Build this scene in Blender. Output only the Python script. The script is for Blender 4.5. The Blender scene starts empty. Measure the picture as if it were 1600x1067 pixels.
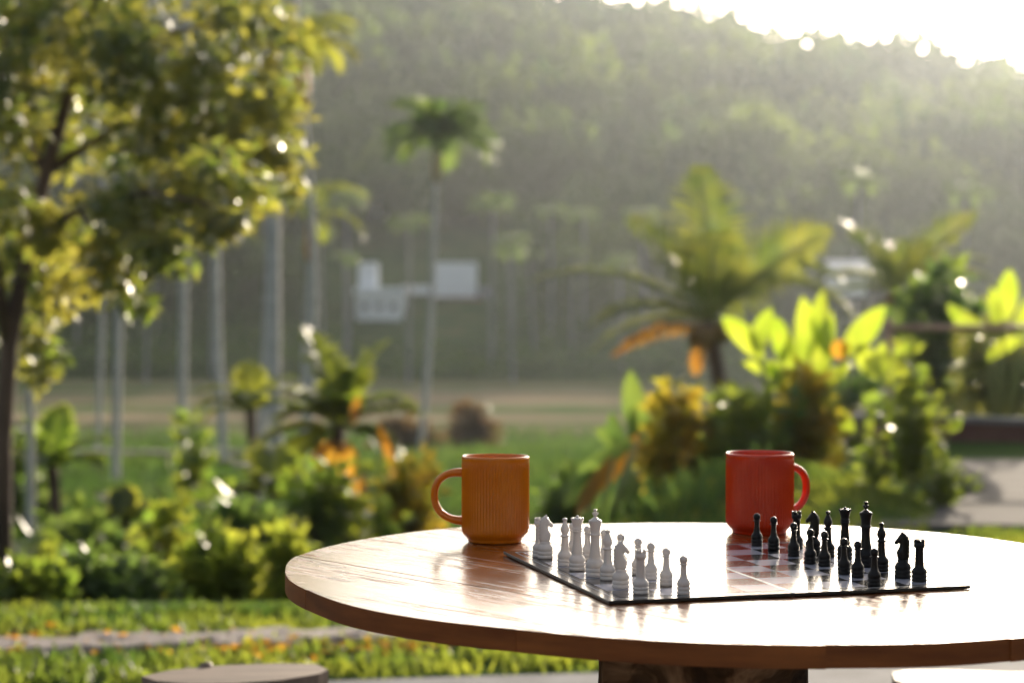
import bpy, bmesh, math, random
import numpy as np
from mathutils import Vector, Matrix, Euler
R = math.radians
PI = math.pi
sc = bpy.context.scene
col = sc.collection
rng = np.random.default_rng(7)
random.seed(7)

# ---------------------------------------------------------------- camera, sky, sun, exposure
CAM = Vector((0, 0, 1.06)); PITCH = R(1.495)
cam = bpy.data.cameras.new('camera'); cam.lens = 72; cam.sensor_width = 36
cam.clip_start = .05; cam.clip_end = 3000
cam.dof.use_dof = True; cam.dof.focus_distance = 2.22; cam.dof.aperture_fstop = 5.2
camo = bpy.data.objects.new('camera', cam); col.objects.link(camo)
camo.location = CAM; camo.rotation_euler = (PI / 2 - PITCH, 0, 0)
sc.camera = camo

SUN_EL, SUN_AZ = R(12.5), R(17.5)          # azimuth to the right of the view direction (+Y)
world = bpy.data.worlds.new('World'); sc.world = world; world.use_nodes = True
wn = world.node_tree.nodes; wl = world.node_tree.links
bg = wn['Background']; sky = wn.new('ShaderNodeTexSky'); sky.sky_type = 'NISHITA'
sky.sun_disc = False; sky.sun_elevation = SUN_EL; sky.sun_rotation = SUN_AZ
sky.air_density = 1.0; sky.dust_density = 7.0; sky.ozone_density = 1.0
hsv = wn.new('ShaderNodeHueSaturation'); hsv.inputs['Saturation'].default_value = .55
wl.new(sky.outputs[0], hsv.inputs['Color']); wl.new(hsv.outputs[0], bg.inputs[0]); bg.inputs[1].default_value = .15
sun = bpy.data.lights.new('sun', 'SUN'); sun.energy = 4.6; sun.angle = R(.5); sun.color = (1, .85, .66)
suno = bpy.data.objects.new('sun', sun); col.objects.link(suno)
to_sun = Vector((math.sin(SUN_AZ) * math.cos(SUN_EL), math.cos(SUN_AZ) * math.cos(SUN_EL), math.sin(SUN_EL)))
suno.rotation_euler = to_sun.to_track_quat('Z', 'Y').to_euler(); suno.location = (5, 5, 30)
sc.view_settings.view_transform = 'Standard'; sc.view_settings.look = 'None'
sc.view_settings.gamma = 1; sc.view_settings.use_curve_mapping = False
sc.view_settings.exposure = .92
try:
    sc.cycles.use_denoising = True; sc.cycles.denoiser = 'OPENIMAGEDENOISE'
except Exception: pass
sc.cycles.adaptive_threshold = .006; sc.cycles.max_bounces = 7; sc.cycles.diffuse_bounces = 3; sc.cycles.glossy_bounces = 3
sc.cycles.transmission_bounces = 4; sc.cycles.transparent_max_bounces = 4; sc.cycles.volume_bounces = 0

# ---------------------------------------------------------------- helpers
FPX = 3200.0
def ray(px, py):
    x = (px - 800) / FPX; y = -(py - 533.5) / FPX
    return Vector((x, math.cos(PITCH) + y * math.sin(PITCH), -math.sin(PITCH) + y * math.cos(PITCH)))
def P(px, py, Y):
    d = ray(px, py); return CAM + d * (Y / d.y)
def G(px, py, z=0.0):
    d = ray(px, py); return CAM + d * ((z - CAM.z) / d.z)
def tag(o, label=None, cat=None, group=None, kind=None):
    if label: o['label'] = label
    if cat: o['category'] = cat
    if group: o['group'] = group
    if kind: o['kind'] = kind
    return o
def thing(name, loc, label, cat, group=None, rz=0):
    o = bpy.data.objects.new(name, None); col.objects.link(o); o.empty_display_size = .05
    o.location = loc; o.rotation_euler = (0, 0, rz)
    return tag(o, label, cat, group)
def link(name, me, parent=None, loc=None):
    o = bpy.data.objects.new(name, me); col.objects.link(o)
    if parent is not None: o.parent = parent
    if loc is not None: o.location = loc
    return o
def copy_tree(o, parent=None):
    c = o.copy(); col.objects.link(c); c.parent = parent
    for ch in o.children: copy_tree(ch, c)
    return c
class MB:
    """collects polygons, builds ONE mesh"""
    def __init__(s): s.v = []; s.f = []; s.m = []; s.n = 0
    def add(s, v, f, mi=0):
        v = np.asarray(v, float).reshape(-1, 3)
        s.v.append(v); s.f += [tuple(i + s.n for i in q) for q in f]; s.m += [mi] * len(f); s.n += len(v)
        return s
    def box(s, c, d, rz=0, mi=0):
        x, y, z = [k / 2 for k in d]
        v = np.array([(a * x, b * y, e * z) for a in (-1, 1) for b in (-1, 1) for e in (-1, 1)])
        ca, sa = math.cos(rz), math.sin(rz)
        v = np.c_[v[:, 0] * ca - v[:, 1] * sa, v[:, 0] * sa + v[:, 1] * ca, v[:, 2]] + np.array(c)
        return s.add(v, [(0, 1, 3, 2), (4, 6, 7, 5), (0, 4, 5, 1), (2, 3, 7, 6), (0, 2, 6, 4), (1, 5, 7, 3)], mi)
    def tube(s, pts, rad, n=8, cap=True, mi=0):
        pts = [Vector(p) for p in pts]; V = []; F = []
        if not hasattr(rad, '__len__'): rad = [rad] * len(pts)
        ref = None
        for i, p in enumerate(pts):
            t = (pts[min(i + 1, len(pts) - 1)] - pts[max(i - 1, 0)]).normalized()
            if ref is None: ref = t.orthogonal().normalized()
            a = (ref - t * ref.dot(t)).normalized(); b = t.cross(a); ref = a
            for k in range(n):
                w = 2 * PI * k / n
                V.append(p + (a * math.cos(w) + b * math.sin(w)) * rad[i])
        for i in range(len(pts) - 1):
            for k in range(n):
                F.append((i * n + k, i * n + (k + 1) % n, (i + 1) * n + (k + 1) % n, (i + 1) * n + k))
        if cap:
            F.append(tuple(reversed(range(n)))); F.append(tuple((len(pts) - 1) * n + k for k in range(n)))
        return s.add([tuple(v) for v in V], F, mi)
    def lathe(s, prof, n=32, mi=0, c=(0, 0, 0)):
        V = []; F = []; N = len(prof)
        for r, z in prof:
            for k in range(n):
                w = 2 * PI * k / n; V.append((c[0] + r * math.cos(w), c[1] + r * math.sin(w), c[2] + z))
        for i in range(N - 1):
            for k in range(n):
                F.append((i * n + k, i * n + (k + 1) % n, (i + 1) * n + (k + 1) % n, (i + 1) * n + k))
        F.append(tuple(reversed(range(n)))); F.append(tuple((N - 1) * n + k for k in range(n)))
        return s.add(V, F, mi)
    def mesh(s, name, mats, smooth=True):
        me = bpy.data.meshes.new(name)
        me.from_pydata(np.concatenate(s.v).tolist(), [], s.f)
        for m in (mats if isinstance(mats, (list, tuple)) else [mats]): me.materials.append(m)
        if any(s.m): me.polygons.foreach_set('material_index', s.m)
        if smooth: me.polygons.foreach_set('use_smooth', [True] * len(me.polygons))
        me.update(); return me
    def build(s, name, mats, parent=None, smooth=True, loc=None):
        return link(name, s.mesh(name, mats, smooth), parent, loc)
def quads_mesh(name, V, mat):            # V: (N,4,3), fast
    N = len(V); me = bpy.data.meshes.new(name)
    me.vertices.add(N * 4); me.vertices.foreach_set('co', V.astype(np.float32).ravel())
    me.loops.add(N * 4); me.loops.foreach_set('vertex_index', np.arange(N * 4, dtype=np.int32))
    me.polygons.add(N); me.polygons.foreach_set('loop_start', np.arange(0, N * 4, 4, dtype=np.int32))
    me.polygons.foreach_set('loop_total', np.full(N, 4, np.int32))
    me.materials.append(mat); me.update(calc_edges=True); return me
def unit(a): return a / np.maximum(np.linalg.norm(a, axis=-1, keepdims=True), 1e-9)
def leaf_quads(C, size, width=.45, down=.35, out=None, jit=.35, up=0.0):
    """one folded leaf (a quad) at every point of C"""
    n = len(C); d = rng.normal(size=(n, 3)); d[:, 2] = d[:, 2] * .6 - down + up
    if out is not None: d += out
    d = unit(d); L = size * (1 + jit * rng.normal(size=(n, 1)).clip(-2, 2) * .5)
    r = unit(np.cross(d, rng.normal(size=(n, 3)))); nn = np.cross(d, r)
    w = L * width * .5
    return np.stack([C, C + d * L * .45 + r * w + nn * w * .35, C + d * L, C + d * L * .45 - r * w + nn * w * .35], 1)
def ball(n, c, r, shell=.35):
    d = unit(rng.normal(size=(n, 3))); q = (shell + (1 - shell) * rng.random((n, 1))) ** .6
    return np.array(c) + d * q * np.array(r), d

# ---------------------------------------------------------------- materials
def M(name, color, rough=.6, metal=0, coat=0, coat_rough=.05, spec=.5):
    m = bpy.data.materials.new(name); m.use_nodes = True; b = m.node_tree.nodes['Principled BSDF']
    b.inputs['Base Color'].default_value = (*color, 1); b.inputs['Roughness'].default_value = rough
    b.inputs['Metallic'].default_value = metal; b.inputs['Coat Weight'].default_value = coat
    b.inputs['Coat Roughness'].default_value = coat_rough; b.inputs['Specular IOR Level'].default_value = spec
    return m
def nodes(m): return m.node_tree.nodes, m.node_tree.links, m.node_tree.nodes['Principled BSDF']
def noise(m, scale, detail=4, coords='Object', vec=(1, 1, 1), rot=(0, 0, 0), rough=.55, dist=0):
    n, l, b = nodes(m); tc = n.new('ShaderNodeTexCoord'); mp = n.new('ShaderNodeMapping'); t = n.new('ShaderNodeTexNoise')
    if coords == 'World':
        g = n.new('ShaderNodeNewGeometry'); l.new(g.outputs['Position'], mp.inputs[0])
    else: l.new(tc.outputs[coords], mp.inputs[0])
    mp.inputs['Scale'].default_value = vec; mp.inputs['Rotation'].default_value = rot
    t.inputs['Scale'].default_value = scale; t.inputs['Detail'].default_value = detail; t.inputs['Roughness'].default_value = rough
    t.inputs['Distortion'].default_value = dist
    l.new(mp.outputs[0], t.inputs['Vector']); return t.outputs['Fac']
def ramp(m, fac, stops):
    n, l, b = nodes(m); r = n.new('ShaderNodeValToRGB'); e = r.color_ramp.elements
    while len(e) < len(stops): e.new(.5)
    for k, (p, c) in enumerate(stops):
        e[k].position = p; e[k].color = (*c, 1) if hasattr(c, '__len__') else (c, c, c, 1)
    l.new(fac, r.inputs[0]); return r.outputs[0]
def bump(m, h, strength=.3, dist=.01):
    n, l, b = nodes(m); u = n.new('ShaderNodeBump'); u.inputs['Strength'].default_value = strength
    u.inputs['Distance'].default_value = dist; l.new(h, u.inputs['Height']); l.new(u.outputs[0], b.inputs['Normal']); return u
def noisy(name, stops, scale, rough=.8, detail=5, coords='Object', vec=(1, 1, 1), bs=0, bd=.01, spec=.3, **k):
    m = M(name, (1, 1, 1), rough, spec=spec); n, l, b = nodes(m)
    f = noise(m, scale, detail, coords, vec, **k); l.new(ramp(m, f, stops), b.inputs['Base Color'])
    if bs: bump(m, f, bs, bd)
    return m
def leafm(name, a, b_, t1, t2, rough=.38, trans=.5, scale=1.5, spec=.5, wav=0):
    """leaf: reflecting side a..b_, light passing through t1..t2, random tone patches by position"""
    m = M(name, a, rough, spec=spec); n, l, b = nodes(m)
    f = noise(m, scale, 3, 'World')
    l.new(ramp(m, f, [(.35, a), (.65, b_)]), b.inputs['Base Color'])
    if wav: bump(m, noise(m, wav, 2, 'World'), 1.0, .05)
    tr = n.new('ShaderNodeBsdfTranslucent'); l.new(ramp(m, f, [(.35, t1), (.65, t2)]), tr.inputs[0])
    mx = n.new('ShaderNodeMixShader'); mx.inputs[0].default_value = trans
    l.new(b.outputs[0], mx.inputs[1]); l.new(tr.outputs[0], mx.inputs[2])
    l.new(mx.outputs[0], n['Material Output'].inputs[0]); return m
LEAF_TREE = leafm('tree_leaf', (.06, .10, .03), (.11, .13, .04), (.22, .31, .04), (.58, .52, .07), .5, .45, 4, 1.0, 40)
LEAF_TREE.node_tree.nodes['Principled BSDF'].inputs['Coat Weight'].default_value = 1
LEAF_TREE.node_tree.nodes['Principled BSDF'].inputs['Coat Roughness'].default_value = .34
LEAF_PALM = leafm('palm_leaf', (.04, .08, .022), (.07, .105, .03), (.28, .40, .03), (.54, .54, .05), .36, .5, .8)
LEAF_COCO = leafm('coconut_leaf', (.04, .08, .022), (.07, .105, .03), (.15, .23, .03), (.42, .44, .06), .4, .42, 2.5)
LEAF_DRY = leafm('dry_leaf', (.16, .09, .03), (.24, .12, .03), (.60, .26, .02), (.75, .42, .04), .6, .55, 2)
LEAF_BANANA = leafm('banana_leaf', (.06, .12, .02), (.09, .14, .025), (.33, .46, .03), (.50, .58, .05), .3, .6, 5)
LEAF_BUSH = leafm('bush_leaf', (.06, .11, .03), (.10, .14, .035), (.22, .36, .04), (.42, .46, .04), .4, .45, 3)
LEAF_LIME = leafm('lime_leaf', (.07, .12, .02), (.11, .14, .02), (.32, .42, .04), (.54, .52, .06), .45, .5, 3)
LEAF_DARK = leafm('dark_leaf', (.042, .085, .032), (.07, .11, .04), (.15, .28, .05), (.30, .40, .06), .45, .4, 2)
LEAF_CROTON = leafm('croton_leaf', (.06, .07, .02), (.16, .10, .02), (.34, .40, .03), (.72, .48, .04), .4, .52, 6)
LEAF_HILL = leafm('forest_leaf', (.025, .055, .024), (.085, .12, .04), (.05, .10, .03), (.24, .31, .06), .9, .38, .05, .1)
GRASS = leafm('grass_blade', (.06, .10, .02), (.10, .13, .03), (.12, .22, .03), (.48, .52, .05), .5, .45, 2.2)  # its patches put sunlit yellow and shaded lawn into the blade colour
GRASS_FAR = leafm('meadow_blade', (.045, .085, .03), (.07, .11, .035), (.07, .15, .03), (.17, .26, .04), .8, .35, .5, .1)
BARK = noisy('bark', [(.3, (.05, .035, .03)), (.7, (.16, .11, .085))], 9, .9, vec=(1, 1, .3), bs=.5, bd=.02)
PALMBARK = noisy('palm_bark', [(.3, (.32, .32, .31)), (.7, (.52, .51, .49))], 4, .85, vec=(.6, .6, 3), bs=.3, bd=.01)
GROVEBARK = noisy('grove_bark', [(.3, (.12, .12, .12)), (.7, (.28, .28, .28))], 4, .85, vec=(.6, .6, 3))
SHAFT_OR = M('crownshaft_orange', (.50, .22, .05), .45)
SHAFT_GR = M('crownshaft_green', (.20, .24, .07), .4)
CONCRETE = noisy('patio_concrete', [(.3, (.13, .132, .14)), (.7, (.22, .222, .235))], 6, .9, detail=8, bs=.15, bd=.004, spec=.12)
STONE = noisy('kerb_stone', [(.3, (.17, .15, .145)), (.7, (.33, .28, .26))], 12, .85, bs=.4, bd=.01)
WALLRED = noisy('wall_render', [(.3, (.10, .05, .045)), (.7, (.17, .09, .075))], 5, .8, bs=.2, bd=.005)
WHITE = noisy('white_wall', [(.3, (.82, .84, .86)), (.7, (.9, .91, .92))], .6, .8)
PATHC = noisy('path_concrete', [(.3, (.085, .08, .078)), (.7, (.15, .14, .135))], 5, .95, detail=8, bs=.2, bd=.004, spec=.05)
GREYW = noisy('grey_wall', [(.3, (.28, .28, .30)), (.7, (.4, .4, .42))], .6, .8)
ROOFRED = noisy('roof_red', [(.3, (.12, .05, .045)), (.7, (.2, .08, .06))], 2, .8)
TIN = noisy('tin_roof', [(.3, (.45, .47, .5)), (.7, (.6, .62, .66))], 1, .45)
GLASS = M('dark_glass', (.03, .035, .04), .1)
BAMBOO = noisy('rail_wood', [(.3, (.25, .15, .11)), (.7, (.42, .27, .2))], 5, .6)

# wood of the table: grain runs along each plank's own X
def wood(name, dark, mid, light, rough_lo, rough_hi, coat):
    m = M(name, mid, .3, coat=coat, coat_rough=.17, spec=.15); n, l, b = nodes(m)
    f = noise(m, 5.5, 7, 'Object', (1.1, 9, 9), rough=.62, dist=.6)
    g = noise(m, 42, 4, 'Object', (.6, 12, 12))
    k = noise(m, 3.0, 3, 'Object', (1, 3.2, 3), dist=.5)
    c1 = ramp(m, f, [(.28, dark), (.5, mid), (.72, light)])
    c2 = ramp(m, g, [(.35, .62), (.6, 1.0)])
    mx = n.new('ShaderNodeMix'); mx.data_type = 'RGBA'; mx.blend_type = 'MULTIPLY'; mx.inputs[0].default_value = .6
    l.new(c1, mx.inputs[6]); l.new(c2, mx.inputs[7]); l.new(mx.outputs[2], b.inputs['Base Color'])
    l.new(ramp(m, k, [(.30, rough_lo), (.52, (rough_lo * .6 + rough_hi * .4)), (.8, rough_hi)]), b.inputs['Roughness'])
    a = n.new('ShaderNodeMath'); a.operation = 'MULTIPLY_ADD'; a.inputs[1].default_value = .25
    l.new(g, a.inputs[0]); l.new(f, a.inputs[2])
    st = noise(m, 9, 3, 'Object', (.55, 9, 9), dist=.8)          # open streaks of grain that break the varnish
    sk = ramp(m, st, [(.50, 0.0), (.56, 1.0)])
    k2 = noise(m, 4.5, 4, 'Object', (1, 2, 2)); pk_ = ramp(m, k2, [(.44, 0.0), (.56, 1.0)])
    sm = n.new('ShaderNodeMath'); sm.operation = 'MULTIPLY'; l.new(sk, sm.inputs[0]); l.new(pk_, sm.inputs[1])
    cr = n.new('ShaderNodeMath'); cr.operation = 'MULTIPLY_ADD'; cr.inputs[1].default_value = .45; cr.inputs[2].default_value = .17
    l.new(sm.outputs[0], cr.inputs[0]); l.new(cr.outputs[0], b.inputs['Coat Roughness'])
    cw = n.new('ShaderNodeMath'); cw.operation = 'MULTIPLY_ADD'; cw.inputs[1].default_value = -.92; cw.inputs[2].default_value = 1
    l.new(sm.outputs[0], cw.inputs[0]); l.new(cw.outputs[0], b.inputs['Coat Weight'])
    a2 = n.new('ShaderNodeMath'); a2.operation = 'MULTIPLY_ADD'; a2.inputs[1].default_value = -.8
    l.new(sm.outputs[0], a2.inputs[0]); l.new(a.outputs[0], a2.inputs[2])
    u = bump(m, a2.outputs[0], .28, .0022); l.new(u.outputs[0], b.inputs['Coat Normal'])
    return m
WOOD = wood('varnished_wood', (.07, .016, .004), (.22, .062, .013), (.34, .12, .03), .17, .34, 1.0)
WOODEDGE = noisy('plank_edge', [(.3, (.12, .034, .008)), (.7, (.26, .082, .018))], 9, .55, spec=.2, vec=(1, 1, 6), bs=.2, bd=.002)
LOGSIDE = noisy('log_bark', [(.35, (.02, .012, .008)), (.5, (.09, .048, .022)), (.60, (.34, .20, .11)), (.7, (.07, .036, .018))], 11, .85, detail=4, spec=.1, bs=.9, bd=.02, dist=.8)
STUMPTOP = noisy('weathered_wood', [(.3, (.11, .08, .062)), (.7, (.24, .18, .14))], 6, .6, spec=.2, vec=(1, 6, 1), bs=.35, bd=.003)

def glaze(name, c1, c2):
    m = M(name, c1, .05, spec=.48); n, l, b = nodes(m)
    l.new(ramp(m, noise(m, 30, 4), [(.35, c1), (.7, c2)]), b.inputs['Base Color']); return m
ORANGE = glaze('orange_glaze', (.58, .15, .002), (.66, .185, .003))
RED = glaze('red_glaze', (.50, .026, .002), (.58, .038, .003))
PW = M('white_plastic', (.62, .565, .52), .24)
PB = M('black_plastic', (.005, .0045, .0045), .3, spec=.25)
FELTB = M('felt', (.06, .06, .065), .9)
BRD_D = M('board_dark', (.012, .014, .02), .16, coat=.6, coat_rough=.09, spec=.3)
BRD_L = M('board_light', (.46, .47, .56), .16, coat=.6, coat_rough=.09, spec=.3)
BRD_F = M('board_frame', (.022, .018, .016), .2, coat=.5, coat_rough=.1)
BRD_E = M('board_edge', (.02, .018, .014), .35)
SILVER = M('silver_line', (.62, .62, .62), .25)

# ================================================================ THE SETTING
def ss(a, b, x): t = np.clip((x - a) / (b - a), 0, 1); return t * t * (3 - 2 * t)
def ridge(X): return np.clip(51 - .19 * X, 8, 82)
def height(X, Y):
    X = np.asarray(X, float); Y = np.asarray(Y, float)
    right = ss(-.3, 1.5, X - .10 * (Y - 9))                   # right of the garden the ground stays level longer
    start = 6.9 + right * 7.5
    z = -np.clip((Y - start) * .072, 0, 5.0) * ss(start - .5, start + 2.5, Y)
    z -= (1 - right) * .35 * ss(6.9, 8.2, Y) * (1 - ss(14, 30, Y))
    t = np.clip((Y - 142) / 240, 0, 1)
    z = np.where(Y > 142, -5 + (ridge(X + (382 - Y) * 0) + 5) * (t ** 1.08), z)
    z = np.where(Y > 382, ridge(X) - (Y - 382) * .12, z)
    # grassy mound behind the table
    z += .20 * np.exp(-(np.abs((X - 1.22) / np.where(X > 1.22, .62, .86)) ** 2.2 + ((Y - 10.0) / .9) ** 2))
    z += .05 * np.sin(X * 1.3 + Y * .7) * ss(8, 12, Y) * (1 - ss(130, 150, Y))
    z += 1.2 * np.sin(X * .11 + 1) * np.sin(Y * .06) * ss(160, 220, Y)
    return z
def H1(x, y): return float(height(x, y))
ys = np.concatenate([np.arange(-30, 4, 6), np.arange(4, 16, .22), np.arange(16, 60, 1.1), np.arange(60, 470, 5)])
xs = np.concatenate([np.arange(-240, -24, 9), np.arange(-24, -4, 1.2), np.arange(-4, 5, .22), np.arange(5, 24, 1.2), np.arange(24, 241, 9)])
XX, YY = np.meshgrid(xs, ys); ZZ = height(XX, YY) - .006
nx, ny = len(xs), len(ys)
me = bpy.data.meshes.new('ground')
me.from_pydata(np.stack([XX, YY, ZZ], -1).reshape(-1, 3).tolist(), [],
               [(j * nx + i, j * nx + i + 1, (j + 1) * nx + i + 1, (j + 1) * nx + i) for j in range(ny - 1) for i in range(nx - 1)])
me.polygons.foreach_set('use_smooth', [True] * len(me.polygons))
gm = M('ground_soil', (.05, .08, .03), 1, spec=0); n, l, b = nodes(gm)
geo = n.new('ShaderNodeNewGeometry'); sep = n.new('ShaderNodeSeparateXYZ'); l.new(geo.outputs['Position'], sep.inputs[0])
greens = ramp(gm, noise(gm, .35, 6, 'World'), [(.3, (.035, .065, .02)), (.55, (.06, .095, .03)), (.75, (.12, .11, .05))])
browns = ramp(gm, noise(gm, .05, 5, 'World', (.3, 3.2, 1)), [(.40, (.08, .13, .05)), (.50, (.17, .155, .09)), (.60, (.27, .22, .15))])
mr = n.new('ShaderNodeMapRange'); mr.inputs[1].default_value = 74; mr.inputs[2].default_value = 84; l.new(sep.outputs['Y'], mr.inputs[0])
mr2 = n.new('ShaderNodeMapRange'); mr2.inputs[1].default_value = 138; mr2.inputs[2].default_value = 122; l.new(sep.outputs['Y'], mr2.inputs[0])
mr3 = n.new('ShaderNodeMapRange'); mr3.inputs[1].default_value = 14; mr3.inputs[2].default_value = 2; mr3.inputs[4].default_value = 1; mr3.inputs[3].default_value = .35; l.new(sep.outputs['X'], mr3.inputs[0])
mul = n.new('ShaderNodeMath'); mul.operation = 'MULTIPLY'; l.new(mr.outputs[0], mul.inputs[0]); l.new(mr2.outputs[0], mul.inputs[1])
mul2 = n.new('ShaderNodeMath'); mul2.operation = 'MULTIPLY'; l.new(mul.outputs[0], mul2.inputs[0]); l.new(mr3.outputs[0], mul2.inputs[1])
mx = n.new('ShaderNodeMix'); mx.data_type = 'RGBA'; l.new(mul2.outputs[0], mx.inputs[0]); l.new(greens, mx.inputs[6]); l.new(browns, mx.inputs[7])
l.new(mx.outputs[2], b.inputs['Base Color'])
me.materials.append(gm)
tag(link('ground', me), kind='structure')

def sheet(name, pts, z, mat, thick=0):
    """flat polygon (with a real kerb step when thick)"""
    bm = bmesh.new(); vs = [bm.verts.new((p[0], p[1], z)) for p in pts]; f = bm.faces.new(vs)
    if f.normal.z < 0: f.normal_flip()
    if thick:
        r = bmesh.ops.extrude_face_region(bm, geom=[f])
        bmesh.ops.translate(bm, verts=[e for e in r['geom'] if isinstance(e, bmesh.types.BMVert)], vec=(0, 0, -thick))
        bmesh.ops.recalc_face_normals(bm, faces=bm.faces)
    bmesh.ops.triangulate(bm, faces=[f for f in bm.faces if len(f.verts) > 4])
    m_ = bpy.data.meshes.new(name); bm.to_mesh(m_); bm.free(); m_.materials.append(mat)
    return tag(link(name, m_), kind='structure')
e1 = [G(300, 1075, .02), G(540, 1062, .02), G(760, 1055, .02), G(940, 1050, .02), G(1260, 1040, .02), G(1600, 1024, .02)]
sheet('patio', [(-6, -8)] + [(-6, 5.35)] + [(p.x, p.y) for p in e1] + [(6, 6.0), (6, -8)], .02, CONCRETE, .12)
# grey path that bends past the mound on the right
pl = [G(1335, 838), G(1392, 800), G(1500, 792), G(1545, 775), G(1490, 745), G(1400, 727)]
pr = [G(2300, 727), G(2500, 790), G(2600, 840)]
sheet('path', [(p.x, p.y) for p in pl] + [(p.x, p.y) for p in pr] + [(2.6, 8.75), (1.9, 8.85)], .04, PATHC, .09)

# stone footpath strip on the left: loose flat stones, each its own piece
fp = [G(-260, 1036), G(-260, 1014), G(560, 986), G(930, 982), G(930, 996), G(560, 1008)]
path_soil = noisy('path_soil', [(.3, (.15, .11, .085)), (.7, (.26, .20, .16))], 14, .9)
strip = sheet('footpath', [(p.x, p.y) for p in fp], .008, path_soil, 0)
stmesh = []
for k in range(5):
    mb = MB(); a = np.sort(rng.random(7) * 2 * PI); a = np.linspace(0, 2 * PI, 8)[:-1] + rng.normal(size=7) * .12
    r_ = .9 + .2 * rng.random(7)
    top = np.c_[np.cos(a) * r_ * .86, np.sin(a) * r_ * .86, np.full(7, .014) + rng.normal(size=7) * .002]
    bot = np.c_[np.cos(a) * r_, np.sin(a) * r_, np.full(7, 0.0)]
    mb.add(np.r_[bot, top], [tuple(range(7, 14))] + [(i, (i + 1) % 7, 7 + (i + 1) % 7, 7 + i) for i in range(7)])
    stmesh.append(mb.mesh('stone', STONE, False))
for i in range(58):
    t = i / 57; row = i % 2
    px = -240 + t * 1150; py = (1029 - 28 * min(1, (px + 240) / 800)) - 8 * row + rng.normal() * 2
    g = G(px, py)
    s_ = link('stone', stmesh[i % 5], strip); s_.location = (g.x, g.y, .01)
    s_.scale = (.062 + .02 * rng.random(), .05 + .02 * rng.random(), 1.0); s_.rotation_euler = (0, 0, rng.random() * 6)

# ---------------------------------------------------------------- grass
def blades(XY, h, w):
    n_ = len(XY); z = height(XY[:, 0], XY[:, 1]); base = np.c_[XY, z - .004]
    a = rng.random(n_) * 2 * PI; wv = np.c_[np.cos(a), np.sin(a), np.zeros(n_)] * (w * (.6 + .8 * rng.random((n_, 1))))
    hh = h * (.5 + rng.random((n_, 1))); lean = rng.normal(size=(n_, 3)) * .45; lean[:, 2] = 1
    tip = base + unit(lean) * hh
    return np.stack([base - wv, base + wv, tip + wv * .25, tip - wv * .25], 1)
def inpath(x, y):
    return 0
Q = []
N = 26000
x = rng.uniform(-2.2, 1.6, N); y = rng.uniform(5.3, 6.75, N)
pyv = 450 + FPX * 1.06 / y; pxv = 800 + FPX * x / y
edge = np.interp(pxv, [300, 540, 760, 940, 1260, 1600], [1075, 1060, 1052, 1048, 1038, 1020])
pc = np.interp(pxv, [-260, 560, 930], [1025, 997, 989]); ph = np.interp(pxv, [-260, 560, 930], [13, 11, 8])
pn = np.sin(x * 7.1 + 2 * np.sin(y * 9)) * np.sin(y * 11 + 1.7 * np.sin(x * 6)) + .5 * np.sin(x * 23) * np.sin(y * 31)
ok = (pyv < edge - 2 + 6 * rng.normal(size=N)) & (np.abs(pyv - pc) > ph + 5 * rng.normal(size=N)) & (rng.random(N) < .55 + .6 * pn)
Q.append(blades(np.c_[x, y][ok], .034, .008))
tag(link('lawn_grass', quads_mesh('lawn_grass', np.concatenate(Q), GRASS)), 'short bright green lawn between the patio and the stone footpath', 'grass', kind='stuff')
N = 46000
x = rng.uniform(-.4, 4.8, N); y = rng.uniform(6.8, 11.8, N)
ok = (x < 2.0 - .25 * np.abs(y - 9.6)) | (y < 8.6)
tag(link('mound_grass', quads_mesh('mound_grass', blades(np.c_[x, y][ok], .03, .008), GRASS)), 'dark green grass covering the mound behind the table', 'grass', kind='stuff')
N = 9000
x = rng.uniform(1.9, 5.2, N); y = rng.uniform(7.6, 8.7, N)
tag(link('corner_grass', quads_mesh('corner_grass', blades(np.c_[x, y], .05, .008), GRASS)), 'green grass patch beyond the right end of the table', 'grass', kind='stuff')
N = 420
g_ = [G(rng.uniform(-200, 700), rng.normal(1012, 9)) for _ in range(N)]
C = np.array([(g.x, g.y, .022) for g in g_]); q_ = leaf_quads(C, .045, .5, 0); q_[:, :, 2] = .012 + np.abs(q_[:, :, 2] - .022) * .5
tag(link('leaf_litter', quads_mesh('leaf_litter', q_, LEAF_DRY)), 'fallen brown leaves scattered over the stone footpath', 'fallen leaves', kind='stuff')
# rough meadow from the garden's edge down to the field
N = 60000
y = 8.5 + (84 - 8.5) * rng.random(N) ** 1.5; x = (rng.random(N) * 2 - 1) * (y * .30 + 1.5)
rgt = (x - .10 * (y - 9)) > 1.2
ok = ~(rgt & (y < 16)); x, y = x[ok], y[ok]
h_ = .10 + .0035 * y
tag(link('meadow', quads_mesh('meadow', blades(np.c_[x, y], 1.0, .02) * 1.0 if False else
    (lambda B, s: B[:, :1] + (B - B[:, :1]) * s[:, None, None])(blades(np.c_[x, y], .06, .010), 1 + y * .07), GRASS_FAR)),
    'rough green meadow running down to the brown field', 'meadow', kind='stuff')

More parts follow.
